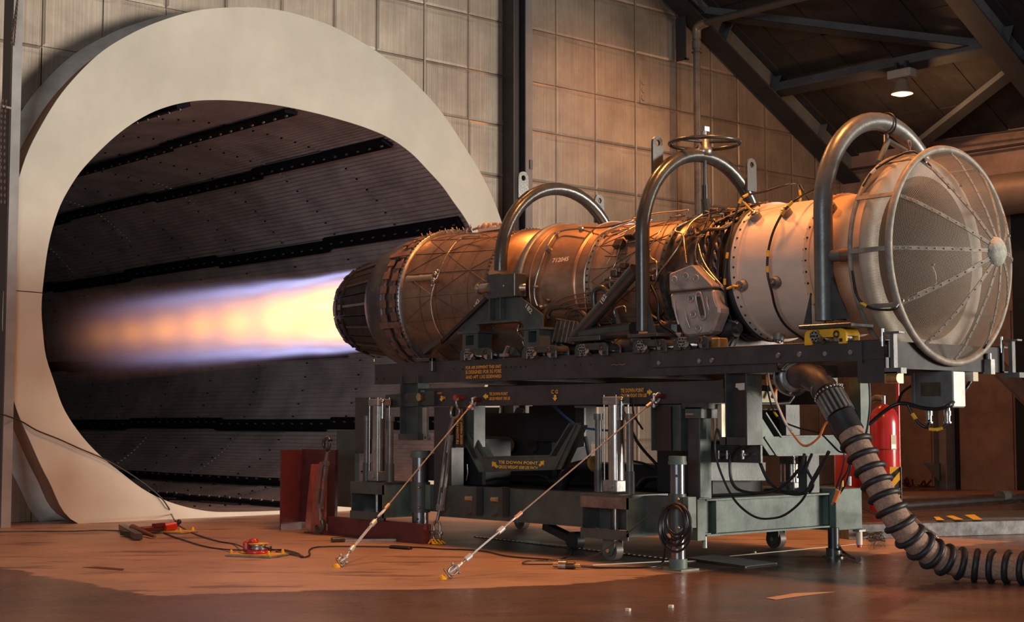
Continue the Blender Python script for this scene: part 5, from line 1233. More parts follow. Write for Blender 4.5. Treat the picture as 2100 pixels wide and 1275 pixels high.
# small valves on the base beam
for k,(x,y) in enumerate([(965,1022),(1018,1024)]):
    p=at(x,y,Y=-.80); t=T('drain_valve',('left','right')[k]+' brass drain valve sticking out of the trailer base beam','valve',p)
    MB().cyl(p-Vector((.05,0,0)),p+Vector((.06,0,0)),.022,n=14).build('valve_body',brass,t); MB().cyl(p+Vector((.02,0,0)),p+Vector((.06,0,0)),.03,n=6).build('nut',steel,t)
    MB().box(p.x+.055,p.x+.105,p.y-.03,p.y+.04,p.z-.13,p.z+.10).build('bracket',hoop_m,t); MB().tube([p+Vector((.03,0,-.02)),p+Vector((.03,-.01,-.10)),p+Vector((-.04,-.01,-.13))],.008,8,smooth=4).build('drain_tube',hoop_m,t)
p=at(1456,1105,X=xe); MB().cyl((xe-.05,p.y,.215),(xe-.05,p.y,.13),.018,n=12).build('grease_plug',zinc,TR)
p=at(1762,1092,X=xe+.05); t=T('caster_fitting','small white and red fitting hanging under the green corner box','fitting',(p.x,p.y,.07)); MB().cyl((p.x,p.y,.07),(p.x,p.y,.17),.024,n=14).build('body',white,t); MB().box(p.x-.03,p.x+.03,p.y-.04,p.y+.04,.17,.185).build('flange',zinc,t); MB().cyl((p.x,p.y,.05),(p.x,p.y,.07),.018,n=12).build('tip',red,t)
# ================================================================== TIE-DOWNS
def vshackle(c,d,side,r=.03,m=steel,parent=None,name='shackle'):
    d=Vector(d).normalized();s=Vector(side).normalized();c=Vector(c)
    pts=[c-s*r*.9-d*r*1.3]+[c+(-s*cos(pi*i/8)+d*sin(pi*i/8))*r for i in range(9)]+[c+s*r*.9-d*r*1.3]
    b=MB().tube(pts,r*.28,8); b.cyl(pts[0]-s*r*.4,pts[-1]+s*r*.4,r*.3,n=10); b.ball(pts[0]-s*r*.45,r*.42,8); b.ball(pts[-1]+s*r*.45,r*.42,8)
    return b.build(name,m,parent)
def ringlink(c,n,r,th,m,parent,name='ring_link'):
    n=Vector(n).normalized();u,w=frame(n); return MB().tube([Vector(c)+(u*cos(2*pi*i/20)+w*sin(2*pi*i/20))*r for i in range(20)],th,8,closed=True).build(name,m,parent)
def turnbuckle(p,q,wd,m,parent,up=(0,0,1)):
    p=Vector(p);q=Vector(q);d=(q-p).normalized();s=d.cross(Vector(up)).normalized(); L_=(q-p).length
    b=MB()
    a0=p+d*L_*.12;a1=q-d*L_*.12
    for k in(-1,1): b.bar(a0+s*wd*k,a1+s*wd*k,wd*.55,wd*.55,up=up)
    b.cyl(a0-d*.025,a0+d*.025,wd*1.15,n=14); b.cyl(a1-d*.025,a1+d*.025,wd*1.15,n=14)
    o=b.build('turnbuckle_body',m,parent)
    MB().cyl(p,a0+d*L_*.15,wd*.42,n=10).build('eye_bolt_screw',steel,parent); MB().cyl(q,a1-d*L_*.15,wd*.42,n=10).build('eye_bolt_screw',steel,parent)
    return o
galv=mat('galvanised_turnbuckle',(.66,.70,.72),.35,.5,.15,20)
def tiedown(name,label,top,mid,tb0,tb1,anc,sidev):
    A=at(*top,Y=RY-.06);G=at(*anc,Z=0); t=T(name,label,'tie-down',G)
    # straight line from A to G (pixel path stays on it); param by pixel distance approx
    def on(px,py):
        best=min((((lambda w:(w[0]-px)**2+(w[1]-py)**2)(proj(A.lerp(G,i/400))),i/400) for i in range(401)))[1]; return A.lerp(G,best)
    d=(G-A).normalized(); f=on(*mid)
    MB().tube([A+d*.10,f],.0055,8).build('wire_rope',mat(name+'_rope',(.27,.235,.21),.65,.2,.2,60),t)
    MB().cyl(A+d*.09,A+d*.14,.013,n=12).build('ferrule',mat(name+'_ferrule',(.55,.36,.28),.4,.5),t)
    MB().cyl(f-d*.01,f+d*.05,.013,n=12).build('ferrule',MATS[name+'_ferrule'],t)
    s=Vector(sidev)
    g=f+d*.10; th=MB().tube([f+d*.05,f+d*.08+s*.022,g+d*.02+s*.024,g+d*.045,g+d*.02-s*.024,f+d*.08-s*.022],.006,8,closed=True,smooth=3); th.build('thimble',galv,t)
    p=on(*tb0);q=on(*tb1); turnbuckle(p,q,.016,galv,t,up=s.cross(d))
    vshackle(q+d*.05,-d,s,.028,galv,t); vshackle(q+d*.10,d,d.cross(s),.026,steel,t)
    ringlink(G-d*.045+Vector((0,0,.006)),s,.038,.006,mat(name+'_link',(.30,.22,.17),.4,.8),t)
    MB().vlathe((G.x,G.y,0),[(.030,0),(.024,.018),(.012,.028),(0,.028)],12).build('floor_anchor',yellow,t)
    vshackle(A+d*.02,-d,(0,0,1),.030,galv,t); MB().cyl(A+Vector((0,-.03,0)),A+Vector((0,.06,0)),.018,n=12).build('anchor_pin',dred,t)
    MB().ring(A+d*.07,s,.026,.014,.012,14).build('eye',steel,t)
def proj(P):
    v=Vector(P)-CP;k=FPX/v.dot(FW);return (1050+k*v.dot(RT),637.5-k*v.dot(UP))
tiedown('tie_down_cable','wire tie-down cable with white turnbuckle, running to the left floor anchor',(975,820),(794,1034),(775,1065),(712,1132),(690,1163),(.5,.6,.6))
tiedown('tie_down_cable','wire tie-down cable with white turnbuckle, running to the right floor anchor',(1352,812),(1066,1050),(1040,1080),(948,1150),(908,1187),(.5,.6,.6))
G=at(890,1115,Z=0); A=at(938,815,Y=RY-.06); t=T('upright_turnbuckle','long grey turnbuckle hanging nearly upright from the rail hook to a yellow anchor','turnbuckle',G)
gm=mat('grey_turnbuckle',(.20,.20,.21),.35,.6,.3,20)
MB().cyl(A+Vector((0,-.03,0)),A+Vector((0,.06,0)),.022,n=14).build('anchor_pin',red,t)
pts=[at(x,y,Y=RY-.09) for x,y in ((942,816),(936,822),(938,834),(943,842),(940,852),(932,857),(926,853),(925,842),(929,832))]
MB().tube(pts,.013,10,smooth=4).build('hook',steel,t)
a0=at(931,856,Y=RY-.09);a1=at(918,902,Y=RY-.10);MB().cyl(a0,a1,.022,n=14).build('upper_screw',gm,t)
q0=at(921,898,Y=RY-.10);q1=at(903,1040,Y=RY-.14)
b=MB();d=(q1-q0).normalized();s=Vector((1,0,0))
for k in(-1,1): b.bar(q0+s*.028*k,q1+s*.028*k,.02,.014,up=(1,0,0))
b.bar(q0-s*.035,q0+s*.035,.03,.05); b.bar(q1-s*.035,q1+s*.035,.03,.05); b.build('turnbuckle_body',zinc,t); MB().cyl(q0,q0+d*.12,.013).build('screw',gm,t); MB().cyl(q1,q1-d*.12,.013).build('screw',gm,t)
c=at(896,1070,Y=RY-.16); MB().cyl(q1,c,.014,n=10).build('lower_screw',gm,t)
vshackle(c+Vector((0,0,-.035)),(0,0,1),(1,0,0),.042,steel,t); ringlink(Vector((c.x,c.y,.065)),(0,1,.2),.045,.010,steel,t)
b=MB()
R=random.Random(4)
for k in range(16): an=R.uniform(0,6.3); b.tube([(c.x,c.y,.03),(c.x+.05*cos(an),c.y+.05*sin(an),R.uniform(.01,.05)),(c.x+.07*cos(an+.5),c.y+.07*sin(an+.5),.006)],.006,5)
b.build('yellow_tape',yellow,t); MB().vlathe((c.x,c.y,0),[(.035,0),(.03,.02),(0,.03)],14).build('floor_anchor',brass,t)
# ================================================================== RED THRUST STAND (left)
base=at(653,1095,Z=0); Yr=base.y
t=T('thrust_anchor_stand','dark red steel anchor stand on the floor left of the trailer','stand',(base.x,Yr,0))
def RP(x0,x1,y0,y1,Y,dep,name,m): a,b_,z0,z1=rectY(x0,x1,y0,y1,Y); MB().box(a,b_,Y,Y+dep,max(0,z0),z1).build(name,m,t)
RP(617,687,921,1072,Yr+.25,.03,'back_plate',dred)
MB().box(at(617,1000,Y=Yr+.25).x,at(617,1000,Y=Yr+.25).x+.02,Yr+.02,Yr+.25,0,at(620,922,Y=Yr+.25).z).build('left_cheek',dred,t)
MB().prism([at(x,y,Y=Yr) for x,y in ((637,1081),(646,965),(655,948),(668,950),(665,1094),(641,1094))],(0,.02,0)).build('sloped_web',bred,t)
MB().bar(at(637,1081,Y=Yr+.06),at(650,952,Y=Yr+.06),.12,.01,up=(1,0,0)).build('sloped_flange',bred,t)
MB().box(at(668,1090,Y=Yr).x,-3.0,Yr+.02,Yr+.10,0,at(700,1062,Y=Yr).z).build('base_rail',dred,t)
MB().box(base.x-.2,base.x+1.0,Yr-.02,Yr+.3,0,.012).build('base_plate',dred,t)
t=T('hanging_turnbuckle','rusty turnbuckle with hooks leaning on the dark red stand','turnbuckle',at(655,1098,Z=0))
Yh=Yr-.05; rb=mat('rusty_grey_turnbuckle',(.20,.15,.14),.5,.5,.3,14)
MB().tube([at(x,y,Y=Yh) for x,y in ((676,903),(672,897),(665,902),(664,915),(669,922),(675,917),(676,908))],.016,10,smooth=4).build('upper_hook',hoop_m,t)
MB().cyl(at(672,925,Y=Yh),at(668,950,Y=Yh),.020,n=12).build('upper_shank',rb,t)
q0=at(668,950,Y=Yh);q1=at(656,1038,Y=Yh);b=MB()
for k in(-1,1): b.bar(q0+Vector((.032*k,0,0)),q1+Vector((.032*k,0,0)),.02,.016,up=(1,0,0))
b.bar(q0-Vector((.04,0,0)),q0+Vector((.04,0,0)),.03,.04); b.bar(q1-Vector((.04,0,0)),q1+Vector((.04,0,0)),.03,.04); b.build('turnbuckle_body',rb,t)
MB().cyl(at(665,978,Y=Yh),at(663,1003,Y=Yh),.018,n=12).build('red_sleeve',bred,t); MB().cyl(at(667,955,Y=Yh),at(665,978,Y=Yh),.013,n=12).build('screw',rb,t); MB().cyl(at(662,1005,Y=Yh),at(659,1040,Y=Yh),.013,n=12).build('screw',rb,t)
MB().cyl(q1,at(657,1068,Y=Yh),.018,n=12).build('lower_shank',rb,t)
MB().tube([at(x,y,Y=Yh) for x,y in ((661,1066),(663,1080),(658,1090),(650,1087),(648,1077))],[.022,.024,.022,.018,.014,.01],10).build('lower_hook',hoop_m,t)
# ================================================================== FLOOR ANCHOR PLATES, HOOKS, CABLES
def anchorplate(c,rz_,label,full=True):
    t=T('floor_plate',label,'floor plate',c); t.rotation_euler=(0,0,0); c=Vector(c)
    u=Vector((cos(rz_),sin(rz_),0));v=Vector((-sin(rz_),cos(rz_),0))
    MB().obox(c+Vector((0,0,.008)),u*.20,v*.13,Vector((0,0,.008))).build('base_slab',zinc,t,bevel=.004)
    MB().obox(c+Vector((0,0,.018)),u*.185,v*.115,Vector((0,0,.003))).build('yellow_face',yellow,t)
    for i in(-1,1):
        for j in(-1,1): q=c+u*.165*i+v*.095*j; MB().vlathe((q.x,q.y,.02),[(.016,0),(.014,.012),(.007,.03),(0,.032)],10).build('anchor_bolt',yellow,t)
    return t,u,v
c=at(527,1140,Z=0); tp,u,v=anchorplate((c.x,c.y,0),math.radians(25),'yellow floor plate nearest the front, holding the red pulley block')
t=T('pulley_block','red pulley block with yellow rim on the front yellow plate','pulley',(c.x,c.y,.02))
MB().vlathe((c.x,c.y,.02),[(.0,.0),(.085,.0),(.09,.012),(.08,.03),(.0,.035)],28).build('base_disc',red,t)
MB().vlathe((c.x+.02,c.y,.055),[(.0,.0),(.07,.0),(.05,.012),(.05,.022),(.07,.034),(.0,.034)],28).build('sheave',steel,t)
MB().vlathe((c.x+.02,c.y,.092),[(.0,.0),(.075,.0),(.075,.006),(.0,.008)],28).build('top_rim',yellow,t)
b=MB().box(c.x-.10,c.x-.045,c.y-.07,c.y+.05,.03,.11); b.build('red_housing',red,t,bevel=.012)
MB().vlathe((c.x-.02,c.y-.02,.10),[(.0,.0),(.035,.0),(.035,.025),(.02,.03),(0,.03)],16).build('red_cap',red,t)
MB().box(c.x-.08,c.x+.0,c.y-.015,c.y+.015,.095,.13).build('red_lever',dred,t,bevel=.006)
kx=at(548,1130,Z=.03); b=MB()
for s in range(3): b.tube([kx+Vector((.03*cos(2*pi*i/14),.03*sin(2*pi*i/14)*.9,.012*s+.01*sin(i))) for i in range(14)],.007,6,closed=True)
tag(b.build('cable_knot',black),'dark knot of cable beside the red pulley block','cable')
c2=at(352,1092,Z=0); tp,u,v=anchorplate((c2.x,c2.y,0),math.radians(25),'yellow floor plate by the foot of the cream ring')
t=T('beam_clamp','red clamp lying on the rear yellow plate','clamp',(c2.x-.15,c2.y-.15,.03))
P=[at(x,y,Z=.05) for x,y in ((287,1086),(315,1084),(335,1082),(350,1080))]
MB().bar(P[0],P[3],.07,.045).build('red_body',dred,t,bevel=.01); MB().cyl(P[2],P[3]+Vector((.03,.02,.01)),.04,n=16).build('red_end',red,t); MB().bar(P[1]+Vector((0,0,.03)),P[2]+Vector((0,0,.03)),.04,.03).build('jaw',dred,t)
P=[at(x,y,Z=.035) for x,y in ((250,1080),(285,1100),(275,1083),(320,1103))]
t=T('wedge_tool','rusty brown wedge tool on the floor beside the red clamp','tool',at(285,1095,Z=0))
MB().bar(P[0],P[1],.06,.05).build('dark_jaw',comp_m,t); MB().bar(at(252,1092,Z=.03),at(285,1097,Z=.03),.05,.04).build('dark_jaw',black,t)
w0,w1=at(272,1082,Z=.055),at(318,1100,Z=.02); MB().cyl(w0,w1,.035,.012,10).build('handle',mat('rust_brown',(.20,.09,.05),.7,.2,.3,20),t)
kx=at(361,1074,Z=.04); MB().ball(kx,.03,8); tag(MB().ball(kx,.035,8).ball(kx+Vector((.02,.02,.02)),.025,8).build('cable_knot',black),'dark knot of cable at the end of the rear red clamp','cable')
def fl(x,y,z=.008): return at(x,y,Z=z)
def cable(label,pts,r=.006,m=black,name='cable',k=6,cat='cable',group=None):
    o=MB().tube([Vector(p) for p in pts],r,6,smooth=k).build(name,m); return tag(o,label,cat,group)
ringp=lambda x,y:at(x,y,X=MX+.03)
cable('thin dark cable hanging across the lower left of the cream ring',[at(-20,842,X=-7.0),at(0,848,X=-7.05),ringp(40,862),ringp(75,882),ringp(120,900),ringp(160,918),ringp(220,944),ringp(280,980),ringp(325,1015),ringp(345,1040),ringp(352,1055),Vector(kx)],.007,black)
cable('upper of two dark cables linking the rear knot to the pulley block',[Vector(kx),fl(385,1088),fl(415,1100),fl(450,1110),fl(480,1115),fl(505,1124,.05)],.006)
cable('lower of two dark cables linking the wedge tool to the pulley block',[fl(318,1084),fl(345,1096),fl(380,1108),fl(420,1120),fl(460,1126),fl(505,1128,.05)],.006)
cable('grey cable along the floor from the left edge to the wedge tool',[fl(-20,1090),fl(60,1089),fl(140,1089),fl(200,1087),fl(252,1088)],.006,hoop_m)
cable('dark cable winding along the floor from the pulley block under both tie-downs',[fl(552,1128,.03),fl(580,1127),fl(610,1134),fl(620,1142),fl(635,1138),fl(635,1127),fl(655,1121),fl(720,1120),fl(800,1121),fl(860,1122),fl(900,1125),fl(985,1129),fl(1040,1140),fl(1100,1145),fl(1150,1146),fl(1170,1132),fl(1172,1100)],.006)
cable('short dark cable loop beside the pulley block',[fl(556,1126),fl(590,1130),fl(622,1141),fl(600,1137),fl(566,1131)],.006,hoop_m)
p=fl(822,1122,.012); tag(MB().obox(p,Vector((.11,.02,0)),Vector((-.01,.03,0)),Vector((0,0,.012))).build('flattened_sleeve',black,bevel=.01),'dark flat sleeve on the floor cable between trailer caster and tie-down','sleeve')
# brass coupling on floor and its hose
t=T('pipe_coupling','brass and steel pipe coupling lying on the floor beside the right caster','coupling',fl(1165,1158,0))
A=fl(1135,1158,.025);Bq=fl(1190,1160,.025);d=Bq-A
MB().cyl(A,A+d*.25,.018,n=12).build('brass_end',brass,t); MB().cyl(A+d*.22,A+d*.5,.032,n=16).build('steel_collar',steel,t); MB().cyl(A+d*.5,A+d*.8,.026,n=16).build('grooved_body',comp_m,t); MB().cyl(A+d*.8,Bq,.014,n=12).build('hose_tail',brass,t)
cable('dark hose loop from the coupling on the floor up toward the front jack',[fl(1190,1161,.02),fl(1230,1163),fl(1300,1163),fl(1345,1161),fl(1360,1150,.03),at(1364,1120,Y=-1.0),at(1362,1095,Y=-1.0),at(1358,1065,Y=-1.0),at(1360,1040,Y=-1.0)],.009)
cable('thin dark line from the coupling across the caster to the trailer',[fl(1135,1157,.02),fl(1075,1156),fl(1085,1150),fl(1150,1148),at(1220,1138,Y=-1.0),at(1290,1090,Y=-1.0),at(1340,1048,Y=-.95)],.005,hoop_m)
# coil on jack
b=MB();cj=at(1390,1065,Y=-1.04)
for k in range(6):
    R_=.085+.011*k; sh=(-.01,.015,-.02,.022,.0,.03)[k]; tw=(.35,-.1,.6,.15,.8,.4)[k]
    b.tube([cj+Vector((sh+R_*1.1*cos(2*pi*i/28)*cos(tw)-R_*1.05*sin(2*pi*i/28)*sin(tw)*.6,-.012*k,R_*1.2*sin(2*pi*i/28)*cos(tw)+R_*.8*cos(2*pi*i/28)*sin(tw)-.01*k)) for i in range(28)],.0085,8,closed=True)
tag(b.build('hose_coil',black),'coil of black hose hung on the front jack leg','hose coil')
# steel bar, grating, pipe on floor, debris
t=T('steel_bar','flat steel bar lying on the floor along the left of the trailer','bar',fl(700,1106,0)); MB().bar(fl(678,1108,.012),fl(862,1106,.012),.05,.02).build('bar_body',steel,t); MB().cyl(fl(680,1107,.02),fl(706,1106,.02),.022,n=12).build('bar_end',hoop_m,t)
t=T('floor_grating','dark steel floor grating with cross bars in front of the trailer','grating',fl(1400,1150,0))
def quad(p): return [Vector(q) for q in p]
g0,g1,g2,g3=fl(1408,1145,.004),fl(1530,1162,.004),fl(1592,1155,.004),fl(1470,1138,.004)
for i in range(22): f=i/21; MB().bar(g0.lerp(g1,f)+Vector((0,0,.003)),g3.lerp(g2,f)+Vector((0,0,.003)),.007,.008).build('cross_bar',hoop_m,t)
for a_,b2 in ((g0,g1),(g3,g2)): MB().bar(a_,b2,.015,.012).build('edge_bar',hoop_m,t)
t=T('floor_grating','long dark slotted floor strip running below the left part of the trailer','grating',fl(1100,1115,0))
g0,g1=fl(985,1100,.003),fl(1420,1150,.003)
MB().bar(g0,g1,.14,.006).build('strip_plate',comp_m,t)
for i in range(46):
    f=i/45; c=g0.lerp(g1,f)+Vector((0,0,.004)); dd=(g1-g0).normalized(); sd=Vector((-dd.y,dd.x,0)); MB().obox(c-sd*.045,dd*.012,sd*.012,Vector((0,0,.0015))).build('slot',black,t)
t=T('floor_strip','worn white edge strip on the floor along the front of the trailer','strip',fl(1300,1155,0)); MB().bar(fl(1215,1158,.003),fl(1372,1150,.003),.014,.005).build('strip',paper,t); MB().bar(fl(1482,1141,.003),fl(1760,1115,.003),.012,.004).build('strip',paper,t)
for (x,y,lb) in ((1288,1250,'small white debris block on the floor, left of the two in front'),(1376,1243,'small white debris block on the floor, right of the two in front')):
    p=fl(x,y,.008); tag(MB().obox(p,Vector((.012,.004,0)),Vector((-.004,.012,0)),Vector((0,0,.008))).build('debris_block',paper,bevel=.002),lb,'debris','white debris blocks on the floor')
tag(MB().obox(fl(1548,1132,.005),Vector((.008,0,0)),Vector((0,.008,0)),Vector((0,0,.006))).build('debris_block',paper),'tiny white speck of debris beside the right far caster','debris')
p=[fl(1570,1226,.002),fl(1630,1216,.002),fl(1712,1213,.002),fl(1640,1222,.002),fl(1590,1229,.002)]
tag(MB().prism(p,(0,0,.001)).build('paint_scrape',mat('bare_scrape',(.42,.28,.2),.6)),'long pale paint scrape in the dark floor at lower right','mark')
p=[fl(168,1163,.002),fl(200,1161,.002),fl(255,1166,.002),fl(252,1169,.002),fl(200,1165,.002)]
tag(MB().prism(p,(0,0,.001)).build('red_stain',dred),'dark red streak stain on the floor at lower left','mark')
# ================================================================== BIG AIR HOSE
HP=[(1625,772,-.20),(1650,768,-.30),(1672,778,-.40),(1690,797,-.45),(1708,822,-.50)]
t=T('air_start_hose','thick brown air hose with black spiral ribs snaking onto the floor','hose',fl(2000,1170,0))
P0=[at(x,y,Y=yy) for x,y,yy in HP]
fd=Vector((.78,-.62,-.05)).normalized()
fc=at(1626,772,Y=-.42); b=MB().cyl(fc-fd*.02,fc,.135,n=40); b.cyl(fc,fc+fd*.03,.125,.105,n=36); b.cyl(fc+fd*.03,fc+fd*.08,.092,n=36); b.cyl(fc+fd*.04,fc+fd*.055,.102,n=36); b.build('inlet_flange',chrome,t)
el=spl([fc+fd*.06,at(1655,768,Y=-.46),at(1678,782,Y=-.50),at(1694,803,Y=-.52)],5); MB().tube(el,.078,24).build('elbow',mat('dark_elbow',(.075,.062,.055),.5,.15,.3,8),t)
q=at(1668,775,Y=-.43); b=MB(); dd=(at(1694,803,Y=-.52)-q).normalized(); b.cyl(q-dd*.012,q+dd*.012,.095,n=30); q2=at(1690,797,Y=-.50); b.cyl(q2-dd*.01,q2+dd*.01,.092,n=30); b.build('clamp_band',steel,t)
c0=at(1700,808,Y=-.53);c1=at(1724,850,Y=-.55); dd=(c1-c0).normalized(); u,w=frame(dd)
MB().cyl(c0,c1,.087,n=30).build('coupling_core',comp_m,t)
for k in range(18):
    a=2*pi*k/18; o_=(u*cos(a)+w*sin(a))*.093; MB().bar(c0+dd*.02+o_,c1-dd*.0+o_,.016,.012,up=o_).build('coupling_rib',zinc,t)
b=MB(); 
for k in range(24): a=2*pi*k/24; b.ball(c0+(u*cos(a)+w*sin(a))*.097,.011,6)
b.build('coupling_chain',steel,t)
pth=[c1]+[at(x,y,Y=yy) for x,y,yy in ((1738,876,-.55),(1762,920,-.56),(1785,965,-.56),(1808,1008,-.56),(1832,1052,-.55),(1858,1090,-.50),(1885,1117,-.42),(1915,1137,-.32))]
fend=[None]+[Vector((lambda p:(p.x,p.y,max(.103,p.z)))(at(x,y,Y=yy))) for x,y,yy in ((1950,1151,-.22),(2000,1160,-.12),(2060,1165,-.06),(2120,1167,-.02),(2260,1166,.05),(2400,1160,.15))]
allp=pth+fend[1:]; SP=spl(allp,14)
L=[0]
for i in range(1,len(SP)): L.append(L[-1]+(SP[i]-SP[i-1]).length)
def atL(s):
    for i in range(1,len(SP)):
        if L[i]>=s: f=(s-L[i-1])/max(1e-9,L[i]-L[i-1]); return SP[i-1].lerp(SP[i],f),(SP[min(len(SP)-1,i+2)]-SP[max(0,i-3)]).normalized()
    return SP[-1],(SP[-1]-SP[-2]).normalized()
NP=[atL(L[-1]*i/160)[0] for i in range(161)]
rr_=[.072 for _ in NP]
MB().tube(NP,.084,28).build('hose_body',beige,t)
MB().tube([atL(x*.02)[0] for x in range(8)],.092,28).build('rubber_cuff',rubber,t)
s=.22; k=0
while s<L[-1]:
    c,dd=atL(s); u,w=frame(dd); MB().tube([c+(u*cos(2*pi*i/28)+w*sin(2*pi*i/28))*.090+dd*.008*sin(2*pi*i/28) for i in range(28)],.020,8,closed=True).build('spiral_rib',rubber,t); s+=.098
# strap from hose to floor ring
A=at(1828,1018,Y=-.6);
cable('grey strap from the big hose down to a floor ring',[at(1832,1010,X=1.0),at(1840,1025,X=.9),fl(1895,1080,.12),fl(1918,1096,.03)],.012,hoop_m,name='strap',cat='strap',k=3)
tp=T('floor_ring','small floor ring with hooks where the grey strap ends','ring',fl(1925,1104,0)); ringlink(fl(1915,1100,.03),(0,1,.3),.025,.006,steel,tp); MB().vlathe(tuple(fl(1925,1106,0)),[(.02,0),(.016,.02),(0,.025)],10).build('floor_anchor',brass,tp)
# ================================================================== RIGHT SIDE BACKGROUND THINGS
rc=at(1816,1052,Z=0)
def bottle(c,r,h,label,lab=True):
    t=T('gas_bottle',label,'gas bottle',(c[0],c[1],0))
    MB().vlathe((c[0],c[1],0),[(r*.9,0),(r,.03),(r,h-.22),(r*.93,h-.13),(r*.72,h-.06),(r*.35,h-.015),(r*.2,h)],36).build('body',red,t)
    MB().vlathe((c[0],c[1],0),[(r*1.01,h*.58),(r*1.015,h*.585),(r*1.01,h*.59)],36).build('seam_ring',dred,t)
    MB().cyl((c[0],c[1],h),(c[0],c[1],h+.09),.025,n=12).build('valve',steel,t)
    MB().tube([(c[0],c[1],h+.06),(c[0]-.10,c[1],h+.07),(c[0]-.2,c[1],h+.03),(c[0]-.28,c[1],h+.12),(c[0]-.28,c[1],h+.3)],.035,12,smooth=4).build('valve_pipe',pipew,t)
    if lab:
        f=Vector((-CP.x+c[0],-CP.y+c[1],0)).normalized()*-1; s_=Vector((-f.y,f.x,0))
        for o_ in(-1,):
            dr=(f*cos(.65)+s_*sin(.65)); sd=Vector((-dr.y,dr.x,0)); q=Vector((c[0],c[1],h-.42))+dr*(r+.001)
            b=MB().obox(q,sd*.035,dr*.002,Vector((0,0,.08))).build('paper_label',paper,t); MB().obox(q+Vector((0,0,-.045))+dr*.003,sd*.03,dr*.0005,Vector((0,0,.022))).build('label_print',comp_m,t)
zt=at(1816,828,Y=rc.y).z
bottle((rc.x,rc.y),.165,zt,'tall red gas bottle with paper label behind the big hose')
bottle((rc.x-.42,rc.y-.10),.15,zt-.03,'second red gas bottle, mostly hidden left of the labelled one',False)
p=at(1843,900,Y=rc.y+.25); t=T('red_pipe','thin red upright pipe beside the red gas bottle','pipe',(p.x,p.y,0)); MB().cyl((p.x,p.y,0),(p.x,p.y,1.95),.020,n=12).build('pipe_run',red,t)
MB().cyl((p.x,p.y,.0),(p.x,p.y,.03),.04,n=12).build('floor_flange',dred,t)
sp_=at(1838,1062,Z=0); t=T('hazard_post','yellow and black striped post in front of the red gas bottle','post',sp_)
ax_=RT.copy(); a_=sp_-ax_*.065; wd=.105; hgt=at(1838,957,Y=sp_.y).z
fr=MB().prism([a_,a_+ax_*wd,a_+ax_*wd+Vector((0,0,hgt)),a_+Vector((0,0,hgt))],(-.02*FW.x,-.02*FW.y*-1,0)).build('board',blks,t)
FF=Vector((-FW.x,-FW.y,0)).normalized()
for k in range(4):
    z0=-.06+k*.17; z=[z0,z0+.12,z0+.12+.085,z0+.085]
    pts=[(0,z[0]),(wd,z[1]),(wd,z[2]),(0,z[3])]; pts=[(x_,min(hgt,max(0,z_))) for x_,z_ in pts]
    if abs(pts[2][1]-pts[1][1])+abs(pts[3][1]-pts[0][1])<.01: continue
    MB().prism([a_+ax_*x_+Vector((0,0,z_))+FF*.022 for x_,z_ in pts],FF*-.001).build('yellow_stripe',yels,t)
MB().cyl(a_+ax_*(wd+.015),a_+ax_*(wd+.015)+Vector((0,0,hgt)),.012,n=10).build('edge_tube',black,t)
# kerb
k0=at(1740,1106,Z=0);k1=at(2230,1091,Z=0); dd=(k1-k0).normalized(); sd=Vector((-dd.y,dd.x,0)); kh=.125
t=T('steel_kerb','long grey scuffed steel kerb across the floor at the right','kerb',k0)
km=mat('scuffed_grey_kerb',(.12,.12,.125),.5,.3,.6,9)
MB().prism([k0,k1,k1+sd*.25,k0+sd*.25],(0,0,kh)).build('kerb_body',km,t,bevel=.004)
MB().prism([at(x,y,Z=kh) for x,y in ((1905,1067),(2230,1063),(2230,1048),(1940,1053))],(0,0,.02)).build('tread_plate',rail_m,t)
for q_ in (((1915,1059.5),(1921,1066),(1937,1066),(1926,1059.5)),((1940,1058),(1958,1065),(1976,1065),(1954,1056.5)),((1978,1055.5),(1996,1065),(2015,1065),(1998,1054.5))):
    MB().prism([at(x,y,Z=kh+.021) for x,y in q_],(0,0,.001)).build('yellow_stripe',yels,t)
# rear floor edge and round bar
t=T('floor_bar','dark round bar lying on the floor near the right wall','bar',at(1960,1030,Z=0)); MB().cyl(at(1850,1037,Z=.05),at(2220,1012,Z=.05),.035,n=14).build('bar_body',rail_m,t)
c=at(2060,1025,Z=0); t=T('stop_bracket','grey stop bracket with roller at the end of the floor bar','bracket',c)
MB().cyl(at(2050,1018,Z=.08),at(2064,1017,Z=.08),.075,n=18).build('roller',pbox,t); MB().prism([at(2064,1030,Z=0),at(2086,1030,Z=0),at(2072,1008,Z=.10),at(2066,1008,Z=.12)],(0,.10,0)).build('web_plate',pbox,t)
t=T('floor_sill','low brown floor sill below the right wall','sill',at(1950,1010,Z=0)); MB().prism([at(1846,1022,Z=0),at(2230,1014,Z=0),at(2230,1008,Z=0),at(1846,1012,Z=0)],(0,0,.03)).build('sill_body',mat('sill_brown',(.34,.17,.11),.5,0,.2,3),t)
# scrap heap
b=MB();R=random.Random(8)
for k in range(22):
    p=at(R.uniform(1855,1905),R.uniform(995,1008),Y=SY-.25); p.z=max(.02,p.z); b.bar(p,p+Vector((R.uniform(-.15,.2),R.uniform(-.05,.05),R.uniform(.0,.14))),.02,.02)
tag(b.build('red_rod_heap',dred,kind='stuff'),'heap of dark red rods on the floor against the right wall','rods')
